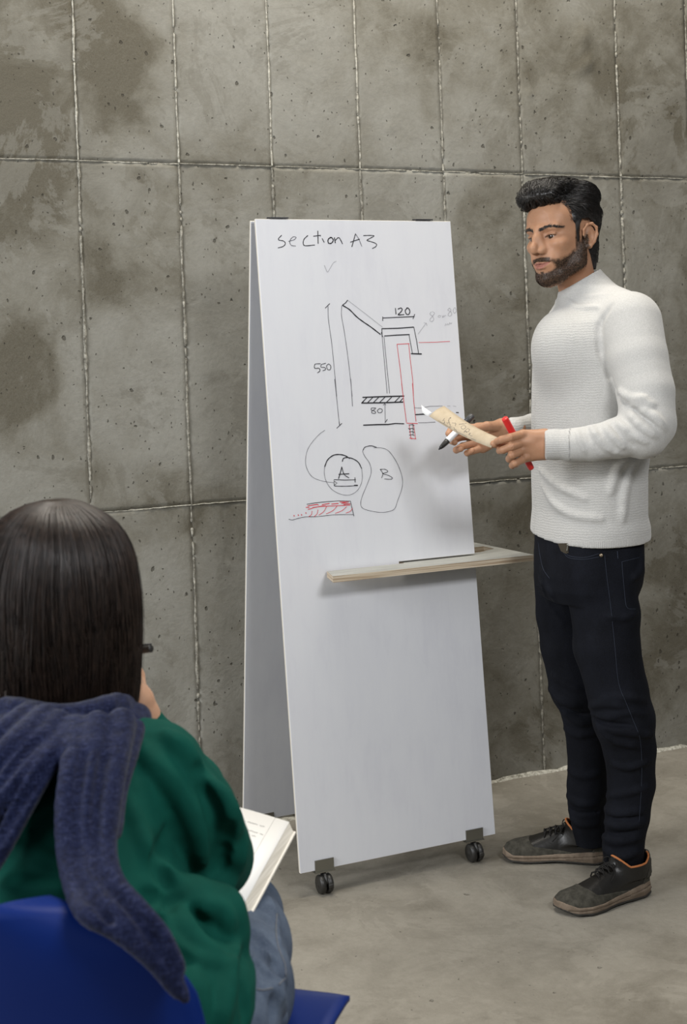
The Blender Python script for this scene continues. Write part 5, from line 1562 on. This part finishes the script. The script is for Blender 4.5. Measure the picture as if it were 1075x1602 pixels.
# ---- sweatshirt
def woman_sweat():
    h = 0.0042
    G = Grid([-0.60, 1.36, 0.50], [0.02, 2.16, 1.02], h)
    rows = []
    for y, xl, xr, d, b in ((1118, 20, 165, 1.745, .060), (1140, -30, 215, 1.735, .085), (1165, -80, 262, 1.72, .105), (1200, -105, 268, 1.695, .118), (1260, -108, 262, 1.665, .125), (1330, -105, 268, 1.635, .128), (1400, -105, 296, 1.605, .128),
                            (1450, -100, 330, 1.59, .135), (1490, -100, 372, 1.58, .142), (1540, -105, 400, 1.575, .150), (1575, -105, 402, 1.57, .152), (1605, -100, 396, 1.57, .150), (1640, -100, 388, 1.57, .148)):
        c = px2v((xl + xr) / 2, y, d); rows.append((c[2], c[0], d, (xr - xl) / 2 / (2100 / d), b))
    G.add(loft(rows, 0, 2.3))
    A = G.blank()
    A.chain([W(150, 1190, 1.71, .062), W(240, 1208, 1.70, .060), W(292, 1275, 1.71, .060), W(318, 1330, 1.735, .058), W(332, 1345, 1.76, .050)], .02)
    A.chain([W(334, 1340, 1.78, .050), W(322, 1296, 1.83, .048), W(298, 1236, 1.88, .044), W(268, 1186, 1.93, .038), W(247, 1158, 1.95, .031)], .02)
    A.chain([W(246, 1156, 1.95, .0265), W(228, 1130, 1.953, .0270)], .006)
    A.chain([W(60, 1190, 1.71, .062), W(-62, 1212, 1.715, .060), W(-66, 1380, 1.86, .055), W(60, 1402, 1.98, .046), W(180, 1390, 2.02, .036)], .02)
    p = px2v(227, 1128.5, 1.953); q = px2v(246, 1156, 1.95); A.cut(p, p - q, p - [.05, .05, .03], p + [.05, .05, .06])
    G.F = smin(G.F, A.F, .010)
    F = lambda pts, r, k=.016, sub=False: G.fold(pts, r * .8, k * (1.3 if sub else 1), 1.36, 2.1, emb=.2, sub=sub)
    F([(215, 1168), (245, 1200), (280, 1240), (306, 1290), (318, 1345)], .009)
    F([(262, 1150), (290, 1175), (310, 1215)], .008)
    F([(310, 1200), (318, 1214), (322, 1235)], .006, .008, True)
    F([(308, 1215), (330, 1240), (350, 1290), (356, 1340)], .009)
    F([(335, 1228), (358, 1262), (372, 1310), (375, 1355)], .008)
    F([(318, 1235), (335, 1270), (340, 1320), (335, 1370)], .006, .010, True)
    F([(360, 1290), (352, 1330), (345, 1365)], .005, .008, True)
    F([(200, 1250), (215, 1300), (245, 1350), (280, 1385)], .008, .014)
    F([(262, 1300), (250, 1345), (262, 1388)], .006, .012, True)
    F([(300, 1395), (330, 1388), (360, 1385)], .008)
    # bunched cloth below the elbow and at the waist
    F([(225, 1400), (262, 1412), (290, 1408)], .009, .010, True)
    G.chain([W(300, 1418, 1.60, .036), W(338, 1432, 1.62, .034), W(350, 1458, 1.62, .032)], .016)
    F([(300, 1425), (318, 1445), (312, 1468)], .007, .008, True)
    F([(318, 1415), (345, 1425), (358, 1450)], .006)
    F([(282, 1430), (300, 1470), (345, 1500)], .009)
    F([(245, 1420), (262, 1470), (300, 1500), (362, 1512)], .007, .012)
    F([(240, 1430), (262, 1490), (305, 1520)], .006, .010, True)
    F([(370, 1480), (366, 1520), (352, 1560), (345, 1600)], .006)
    F([(385, 1490), (380, 1530), (384, 1600)], .005, .010, True)
    F([(300, 1520), (310, 1560), (308, 1602)], .008, .014)
    F([(262, 1480), (280, 1540), (282, 1602)], .008, .014)
    F([(20, 1290), (60, 1340), (110, 1352)], .006, .014)
    pass
    F([(10, 1380), (60, 1392), (110, 1390)], .008, .014)
    G.cut((0, 0, .462), (0, 0, -1))
    return G
Gsw = woman_sweat(); gv_, gq_ = Gsw.mesh(1)
M = Mat('green_sweatshirt', (0.004, 0.085, 0.062), 0.85, 0.12)
M.b.inputs['Sheen Weight'].default_value = 0.0
P = M.coord(out='World')
M.base(M.ramp(M.noise(P, 12, 4, 0.6), [(0.35, (0.002, 0.050, 0.036)), (0.7, (0.003, 0.068, 0.049))])); M.bump(M.noise(P, 420, 3, 0.6), 0.3, 0.0007)
m_green = M.m
sweat = put('sweatshirt', v2w(gv_), gq_, m_green, wm_)

# ---- jeans
def woman_jeans():
    G = Grid([-0.62, 1.36, 0.03], [0.02, 2.26, 0.66], 0.0048)
    G.chain([W(300, 1608, 1.61, .095), W(352, 1550, 1.76, .0845), W(370, 1480, 1.92, .073), W(381, 1430, 2.02, .0565)], .03)
    G.chain([W(381, 1432, 2.03, .056), W(392, 1560, 2.05, .060), W(398, 1750, 2.07, .055), W(402, 1960, 2.07, .058)], .02)
    G.chain([W(90, 1612, 1.61, .095), W(115, 1550, 1.80, .084), W(150, 1430, 2.11, .058)], .03)
    G.chain([W(150, 1432, 2.12, .056), W(165, 1560, 2.14, .060), W(175, 1750, 2.15, .055), W(185, 1925, 2.15, .058)], .02)
    G.add(ell(px2v(195, 1600, 1.60), (.18, .12, .10)), .04)
    F = lambda pts, r, k=.008, sub=False: G.fold(pts, r, k, 1.36, 2.2, sub=sub)
    F([(368, 1448), (395, 1462), (430, 1500), (442, 1520)], .008)
    F([(376, 1472), (400, 1490), (430, 1512), (440, 1530)], .008)
    F([(372, 1460), (398, 1477), (428, 1508)], .005, .007, True)
    F([(395, 1500), (420, 1535), (436, 1548)], .008)
    F([(385, 1488), (412, 1520), (432, 1542)], .005, .007, True)
    F([(410, 1552), (432, 1545), (446, 1530)], .006)
    F([(426, 1560), (424, 1580), (424, 1602)], .005, .006, True)
    F([(433, 1545), (440, 1575), (444, 1602)], .007)
    F([(418, 1400), (430, 1440), (436, 1480)], .005)
    G.cut((0, 0, .458), (0, 0, -1), [-.62, 1.36, .2], [.05, 1.86, .5])
    return G
Gwj = woman_jeans(); wjv, wjq = Gwj.mesh(1)
M = Mat('blue_denim', (0.07, 0.10, 0.15), 0.85, 0.2)
P = M.coord(out='World')
c = M.ramp(M.noise(P, 16, 5, 0.65), [(0.32, (0.036, 0.052, 0.085)), (0.68, (0.095, 0.125, 0.175))])
c = M.mix(M.ramp(M.noise(P, 500, 2, 0.7), [(0.4, g(0)), (0.75, g(0.4))]), c, (0.15, 0.18, 0.23))
M.base(c); M.bump(M.noise(P, 600, 2, 0.6), 0.35, 0.0008); m_blue = M.m
wj = put('jeans', v2w(wjv), wjq, m_blue, wm_)
Tw = bvh(v2w(wjv), wjq)
m_pale = Mat('pale_thread', (.14, .15, .17), .8, .2).m
for pts in ([(433, 1430), (432, 1460), (436, 1485), (445, 1508), (447, 1528)], [(402, 1548), (412, 1549), (426, 1546)], [(436, 1541), (446, 1530)]):
    P_ = onpath(Tw, pts, .0006)
    if len(P_) > 3: put('seam', *tube(P_, .0010, 6), m_pale, wj)
make_shoe_parent = wm_

# ---- scarf
def woman_scarf():
    G = Grid([-0.62, 1.26, 0.60], [-0.14, 1.95, 0.96], 0.0043)
    k = .0028
    c = px2v(99, 1148, 1.74)
    for dz, ra, rb, r in ((0.008, .094, .100, .021), (.026, .078, .082, .018), (-.014, .098, .108, .019)):
        t = np.linspace(0, 2 * math.pi, 22)
        G.chain([(c[0] + ra * math.cos(a), c[1] + rb * math.sin(a), c[2] + dz - .02 * math.sin(a) + .006 * math.sin(3 * a + dz * 90), r) for a in t], k)
    S = lambda pts, f=.70: G.chain(smoothpath([(*px2v(p[0], p[1], p[2] - p[3] * .3), p[3] * f) for p in pts], len(pts) * 3), k)
    S([(118, 1140, 1.620, .024), (113, 1200, 1.545, .021), (104, 1270, 1.500, .019), (108, 1340, 1.462, .019), (122, 1400, 1.415, .018), (140, 1432, 1.375, .016), (180, 1455, 1.365, .014), (236, 1500, 1.36, .013), (276, 1550, 1.36, .011)])
    S([(152, 1135, 1.620, .026), (140, 1200, 1.550, .023), (132, 1270, 1.500, .020), (134, 1340, 1.460, .020), (150, 1395, 1.415, .020), (182, 1432, 1.380, .018), (226, 1470, 1.37, .016), (266, 1525, 1.365, .013), (290, 1562, 1.36, .009)])
    S([(190, 1130, 1.640, .026), (178, 1200, 1.560, .023), (168, 1270, 1.505, .021), (162, 1330, 1.465, .021), (174, 1382, 1.425, .021), (212, 1424, 1.39, .019), (250, 1464, 1.375, .016), (280, 1515, 1.37, .012)])
    S([(212, 1140, 1.66, .018), (198, 1190, 1.60, .017), (184, 1240, 1.555, .016), (178, 1300, 1.50, .015)])
    for pts in ([(112, 1140, 1.62, .022), (72, 1195, 1.56, .021), (35, 1262, 1.53, .019), (0, 1330, 1.515, .017), (-30, 1380, 1.50, .014)],
                [(92, 1130, 1.63, .023), (48, 1180, 1.57, .022), (8, 1235, 1.54, .021), (-32, 1300, 1.53, .018)],
                [(70, 1122, 1.64, .024), (24, 1165, 1.58, .023), (-18, 1210, 1.56, .021), (-60, 1260, 1.55, .018)],
                [(44, 1118, 1.65, .023), (0, 1150, 1.60, .022), (-50, 1185, 1.58, .02)]): S(pts)
    # a flat layer of cloth under the folds
    for off in (-26, -13, 0, 13, 26):
        S([(150 + off * 1.2, 1140, 1.640, .017), (143 + off, 1200, 1.575, .016), (136 + off, 1270, 1.528, .015), (136 + off, 1340, 1.490, .015), (152 + off, 1395, 1.445, .014)], 1.0)
    for a in (0, 14, 28, 42): S([(96 - a, 1140, 1.65, .017), (52 - a, 1195, 1.60, .016), (8 - a, 1262, 1.57, .015), (-30 - a, 1330, 1.55, .015)], 1.0)
    def crease(pts, r=.0058):
        P_ = smoothpath(pts, len(pts) * 6); ch = []
        for x, y in P_:
            ds = [G.surf(x + dx, y, 1.2, 1.9) for dx in (-6, 0, 6)]; ds = [q for q in ds if q]
            if ds: ch.append((x, y, min(ds)))
        dd = np.convolve(np.pad([q[2] for q in ch], 3, 'edge'), np.ones(7) / 7, 'valid')
        G.chain([(*px2v(q[0], q[1], d_ + .001), r) for q, d_ in zip(ch, dd)], .003, sub=True)
    crease([(134, 1168), (126, 1210), (120, 1270), (124, 1340), (140, 1395), (172, 1440)])
    crease([(166, 1175), (157, 1220), (150, 1280), (153, 1335), (172, 1385), (208, 1425), (246, 1475)])
    crease([(100, 1165), (62, 1215), (30, 1262), (-4, 1320)]); crease([(66, 1150), (30, 1190), (-6, 1232)])
    return G
Gsc = woman_scarf(); cv, cq = Gsc.mesh(1)
M = Mat('navy_scarf', (0.02, 0.028, 0.09), 0.95, 0.1)
M.b.inputs['Sheen Weight'].default_value = 0.1
P = M.coord(out='World', scale=(1, 1, 1))
w1 = M.noise(M.coord(out='World', scale=(1, 1, .18)), 420, 3, 0.6); w2 = M.noise(M.coord(out='World', scale=(.25, .25, 1)), 420, 3, 0.6)
c = M.ramp(M.math('ADD', M.math('MULTIPLY', w1, .5), M.math('MULTIPLY', w2, .5)), [(0.36, (0.003, 0.004, 0.015)), (0.52, (0.008, 0.012, 0.040)), (0.66, (0.026, 0.032, 0.078))])
c = M.mix(M.ramp(M.noise(P, 170, 2, 0.8), [(0.70, g(0)), (0.80, g(0.35))]), c, (0.22, 0.22, 0.28))
M.base(c); M.bump(M.math('ADD', w1, w2), 0.7, 0.0018); m_scarf = M.m
put('scarf', v2w(cv), cq, m_scarf, wm_)

# ---- bob of hair: a solid under-form plus long strands
HB = [(782.5, 86, 98), (784, 62, 112), (788, 42, 124), (795, 22, 138), (806, 4, 156), (820, -12, 174), (840, -27, 190), (870, -41, 204), (905, -51, 212), (955, -57, 218), (1010, -58, 219), (1045, -56, 218), (1095, -54, 216), (1140, -50, 210)]
ROW = []
for y, xl, xr in HB:
    d = 1.815; c = px2v((xl + xr) / 2, y, d); a = (xr - xl) / 2 / (2100 / d)
    bq_ = a * 1.03
    ROW.append((c[2], c[0], d + .012, a, bq_))
RA = smoothpath(np.array(sorted(ROW)), 80); RA = RA[np.argsort(RA[:, 0])]; ROW = [tuple(r) for r in RA]
def bobf(z): return [np.interp(z, RA[:, 0], RA[:, i]) for i in (1, 2, 3, 4)]
G = Grid([-0.60, 1.62, 0.80], [-0.22, 2.02, 1.20], 0.004)
G.add(loft([(z - .006, x, y, a * .93 - .003, b * .93 - .003) for z, x, y, a, b in ROW if a > .012], 0, 2.05))
G.add(ell(px2v(92, 790, 1.826), (.032, .032, .008)), .01)
fc = v2w(WR @ np.array([0, 1, 0])).ravel(); fl = WR @ np.array([0, 1.0, 0])
# open the face
ctr = wh2v([0, 0.115, -0.04]); G.sub(ell(ctr, (.060, .075, .105), WR), .02)
G.F = -smin(-G.F, cone(px2v(92, 1110, 1.82), .060, px2v(92, 1180, 1.80), .06)[0](G.ax[0][:, None, None], G.ax[1][None, :, None], G.ax[2][None, None, :]), .02).astype(np.float32)
bv_, bq2 = G.mesh(1)
bv_ = bv_ + mesh_normals(bv_, bq2) * (0.0012 * vnoise(bv_ * [1, 1, .15], 110, 3))[:, None]
whair = put('hair', v2w(bv_), bq2, m_bob, wm_)
rnd = np.random.RandomState(11)
def bob(n, lo=1112, hi=1150, rad=(.00035, .00072), layer=(0.95, 1.012)):
    phi = rnd.uniform(0, 2 * math.pi, n); m = 17
    face = math.atan2(fl[1], fl[0])
    dphi = np.abs((phi - face + math.pi) % (2 * math.pi) - math.pi)
    phi = phi[dphi > .75]; n = len(phi)
    t = np.linspace(0.0, 1, m)[None, :] ** 1.55
    yend = rnd.uniform(lo, hi, n)[:, None]
    ztop = px2v(90, 783.5, 1.82)[2]; zend = HCAM - (yend - 589) / 2100 * 1.815
    z = ztop + (zend - ztop) * t
    cx, cy, a, b = bobf(z)
    rho = rnd.uniform(*layer, n)[:, None]
    clump = 0.05 * vnoise(np.stack([phi * 9, 0 * phi, 0 * phi], 1), 1, 4)
    rho = rho - 0.03 * np.abs(vnoise(np.stack([phi * 14, 0 * phi, 0 * phi], 1), 1, 9))[:, None] * np.clip(t * 2, 0, 1)
    rho = rho * (1 - 0.06 * np.clip((t - .86) / .14, 0, 1) ** 1.5 * rnd.uniform(.2, 1.5, n)[:, None])
    ph = phi[:, None] + clump[:, None] * t * 1.2 + 0.05 * np.sin(t * 5 + phi[:, None] * 7) * t + rnd.normal(0, .05, n)[:, None] * t + (rnd.uniform(0, .5, n) * (rnd.rand(n) < .45))[:, None] * t ** 3 * -np.sign(np.sin(phi))[:, None]
    sx_ = px2v(112, 800, 1.80)
    x = cx + a * rho * np.cos(ph); y = cy + b * rho * np.sin(ph)
    return np.stack([x, y, z], -1), rnd.uniform(*rad, n)
    # strands leave a parting a little right of the middle
    w = np.clip(1 - t / .12, 0, 1)[..., None] ** 1.5
    part = np.stack([sx_[0] + .012 * np.cos(phi), 1.83 + .05 * np.sin(phi), 0 * phi + ztop - .003], -1)[:, None, :]
    return P * (1 - w) + part * w, rnd.uniform(*rad, n)
P1, r1_ = bob(6500)
P2, r2_ = bob(260, 1110, 1158, (.0004, .0006), (1.0, 1.03))
# a few long locks down her left side
n = 170; m = 26
t = np.linspace(0, 1, m)[None, :]
x0 = rnd.uniform(-50, 6, n)[:, None]; y0 = rnd.uniform(1080, 1110, n)[:, None]; y1 = rnd.uniform(1150, 1262, n)[:, None]
xx = x0 + rnd.uniform(-6, 8, n)[:, None] * t + 5 * np.sin(t * 4 + x0 * .3); yy = y0 + (y1 - y0) * t; dd = 1.715 - .085 * t + rnd.uniform(-.02, .02, n)[:, None]
P3 = np.array([[px2v(xx[i, j], yy[i, j], dd[i, j]) for j in range(m)] for i in range(n)])
VV, QQ = jm(strands(P1, r1_), strands(P2, r2_), strands(P3, rnd.uniform(.0005, .0009, n)))
put('hair_strands', v2w(VV), QQ, m_bob, whair, kind='stuff')

# ---- pen held at her mouth
a = px2w(237, 1014.5, 1.955); b = px2w(150, 1024, 2.01); LL = np.linalg.norm(b - a)
pp = thing('pen', 'dark pen in the seated woman\'s raised hand, its end showing beside her hair', 'pen', (a + b) / 2)
put('pen_body', *lathe(a, b, [(0, .0050), (.001, .0058), (.02, .0060), (LL - .01, .0056), (LL, .002)], 18), m_black, pp)
put('clip', *tube([a + Zv * .0066, a + (b - a) * .3 + Zv * .0072, a + (b - a) * .5 + Zv * .0062], .0012, 6), m_dark, pp)

# ================================================================== open book on her lap
TR_ = px2w(452, 1286, 2.075); BR_ = px2w(366, 1441, 1.80); TL_ = px2w(258, 1240, 2.16)
ux = TL_ - TR_; uy = BR_ - TR_
bn2 = np.cross(uy, ux); bn2 /= np.linalg.norm(bn2)
if bn2[2] < 0: bn2 = -bn2
book = thing('book', 'thick open white notebook with handwritten pages on the seated woman\'s lap', 'book', TR_ + ux * .9 + uy * .5 - bn2 * .02)
m_page = Mat('page_white', (.86, .85, .82), .8, .2).m
M = Mat('page_block', (.70, .66, .58), .8, .2)
M.base(M.ramp(M.noise(M.coord(out='World', scale=(1, 1, 60)), 8, 2, 0.5), [(0.4, (.60, .56, .48)), (0.6, (.74, .70, .62))])); m_block = M.m
m_cover = Mat('cream_cover', (.78, .74, .67), .6, .3).m
m_cov2 = Mat('orange_endpaper', (.45, .12, .05), .7, .3).m
TH = .0150
def bkp(u, v, w):          # u: 0 fore edge .. 1 gutter, v: 0 top .. 1 bottom, w: height over the page surface
    return TR_ + ux * u + uy * v + bn2 * w
def page_surface(u): return .005 * math.sin(math.pi * min(1, u)) * 1.0 - .010 * max(0, (u - .9)) * 10 * .5
def block(u0, u1, shift):
    V = []; F = []
    nu = 14
    for j, v in enumerate((0, 1)):
        for i in range(nu + 1):
            u = u0 + (u1 - u0) * i / nu
            V.append(bkp(u, v, page_surface(shift(u))))
        for i in range(nu + 1):
            u = u0 + (u1 - u0) * i / nu
            V.append(bkp(u - .038 * (1 - u) if u1 <= 1 else u + .038 * (u - 1), v, -TH))
    n = nu + 1
    for i in range(nu):
        F.append((i, i + 1, 2 * n + i + 1, 2 * n + i)); F.append((n + i, 3 * n + i, 3 * n + i + 1, n + i + 1))
        F.append((i, n + i, n + i + 1, i + 1)); F.append((2 * n + i, 2 * n + i + 1, 3 * n + i + 1, 3 * n + i))
    F.append((0, 2 * n, 3 * n, n)); F.append((nu, n + nu, 3 * n + nu, 2 * n + nu))
    return V, F
put('page_block', *block(0.0, 1.0, lambda u: u), m_block, book, smooth=False)
put('page_block', *block(1.0, 2.0, lambda u: 2 - u), m_block, book, smooth=False)
def page(u0, u1, shift):
    def f(i, j, o): 
        u = u0 + (u1 - u0) * i; return bkp(u, j, page_surface(shift(u)) + .0004 + o)
    return sheet(f, 14, 1, .0003)
put('page', *page(-0.004, 1.0, lambda u: u), m_page, book)
put('page', *page(1.0, 2.004, lambda u: 2 - u), m_page, book)
def plate(u0, u1, v0, v1, w0, w1):
    V = [bkp(u, v, w) for u in (u0, u1) for v in (v0, v1) for w in (w0, w1)]
    return V, box(0, 1, 0, 1, 0, 1)[1]
put('cover', *plate(-.052, 2.052, -.012, 1.012, -TH - .003, -TH), m_cover, book, smooth=False)
put('endpaper', *plate(-.034, 2.034, -.004, 1.020, -TH - .0002, -TH + .0006), m_cov2, book, smooth=False, label='orange-red endpaper')
ls = {0: [], 1: []}
rk = random.Random(9)
def wline(u0, u1, v, col_, amp=.004):
    pts = []; n = int(abs(u1 - u0) * 130)
    for i in range(n + 1):
        u = u0 + (u1 - u0) * i / n
        if rk.random() < .13 and len(pts) > 3:
            ls[col_].append(tube(np.array(pts), .00035, 4)); pts = []
        else: pts.append(bkp(u, v + rk.uniform(-amp, amp) + .0, page_surface(u) + .0007))
    if len(pts) > 3: ls[col_].append(tube(np.array(pts), .00035, 4))
wline(.82, .52, .030, 0); wline(.86, .50, .075, 1); wline(.84, .14, .125, 0); wline(.82, .30, .165, 1); wline(.80, .12, .205, 0); wline(.78, .13, .245, 0)
wline(.66, .26, .395, 0); wline(.62, .38, .435, 0); wline(.85, .45, .50, 0); wline(.85, .30, .56, 1)
ls[0].append(tube([bkp(.105, .0, page_surface(.1) + .0006), bkp(.105, 1.0, page_surface(.1) + .0006)], .0002, 4))
put('handwriting', *join(ls[0]), m_pencil, book, kind='stuff', label='grey handwritten lines')
put('handwriting', *join(ls[1]), Mat('orange_ink', (.62, .22, .12), .6, .2).m, book, kind='stuff', label='orange handwritten lines')

# ================================================================== blue shell chair
chair = thing('chair', 'royal blue moulded shell chair under the seated woman', 'chair', px2w(150, 1600, 1.62) * [1, 1, 0])
CO = np.array([-0.390, 1.432, 0.0]); CA = math.radians(-18)      # centre of the back, facing (view frame)
cf = np.array([-math.sin(CA), math.cos(CA), 0]); cr = np.array([math.cos(CA), math.sin(CA), 0])
prof = smoothpath([(-.045, .800), (-.028, .72), (-.008, .64), (.008, .56), (.035, .485), (.10, .440), (.20, .436), (.33, .456), (.47, .474), (.530, .468)], 48)
wid = np.interp(np.linspace(0, 1, 48), [0, .012, .042, .075, .14, .25, .45, .6, .75, .88, .95, .985, 1], [.06, .095, .145, .185, .215, .230, .235, .232, .228, .226, .222, .212, .190])
nu = 24
V = []
for j, (f_, z) in enumerate(prof):
    tj = j / 47
    for i in range(nu + 1):
        u = -1 + 2 * i / nu
        back = max(0, 1 - tj / .42)
        x = wid[j] * math.sin(u * math.pi / 2) ** 1 if False else wid[j] * u
        fwd = (.050 * u * u) * min(1, back * 1.6) ** .7
        up = .018 * abs(u) ** 3 * (1 - back) * (1 if tj < .85 else max(0, (1 - tj) / .15)) - .010 * u * u * max(0, 1 - tj / .10)
        V.append(CO + cr * x + cf * (f_ + fwd) + Zv * (z + up))
V = np.array(V); n1_ = nu + 1
F = np.array([(j * n1_ + i, j * n1_ + i + 1, (j + 1) * n1_ + i + 1, (j + 1) * n1_ + i) for j in range(47) for i in range(nu)])
NN = mesh_normals(V, F); Vb = V - NN * .0065
per = [i for i in range(n1_)] + [j * n1_ + nu for j in range(1, 48)] + [47 * n1_ + i for i in range(nu - 1, -1, -1)] + [j * n1_ for j in range(46, 0, -1)]
F3 = np.array([(per[i], per[(i + 1) % len(per)], per[(i + 1) % len(per)] + len(V), per[i] + len(V)) for i in range(len(per))])
M = Mat('blue_plastic', (0.0004, 0.015, 0.125), 0.5, 0.2)
M.bump(M.noise(M.coord(out='World'), 900, 2, 0.5), 0.15, 0.0004); m_bluep = M.m
put('shell', v2w(np.vstack([V, Vb])), np.vstack([F, F[:, ::-1] + len(V), F3[:, ::-1]]), m_bluep, chair)
m_leg = Mat('chrome_tube', (.45, .45, .46), .25, .5, .9).m
for sx in (-1, 1):
    for fy, ty in ((.10, .0), (.36, .43)):
        a = CO + cr * sx * .14 + cf * fy + Zv * .428; b = CO + cr * sx * .21 + cf * ty + Zv * .012
        lg = put('leg', *tube(v2w(np.array([a, a * .05 + b * .95 , b])), .0105, 14), m_leg, chair)
        put('foot_cap', *lathe(v2w(b + Zv * .012), v2w(b - Zv * .012), [(0, .012), (.024, .014)], 16), m_black, lg)
put('seat_frame', *join([tube(v2w(np.array([CO + cr * s * .145 + cf * .06 + Zv * .418, CO + cr * s * .145 + cf * .40 + Zv * .418])), .009, 10) for s in (-1, 1)] + [tube(v2w(np.array([CO - cr * .145 + cf * f_ + Zv * .418, CO + cr * .145 + cf * f_ + Zv * .418])), .009, 10) for f_ in (.10, .36)]), m_leg, chair)
for hx, tx in ((gv(402, 1975) + [0, -.06, 0], None), (gv(185, 1945) + [0, -.06, 0], None)):
    make_shoe(hx, hx + np.array([.04, .25, 0]), 1, parent=wm_)
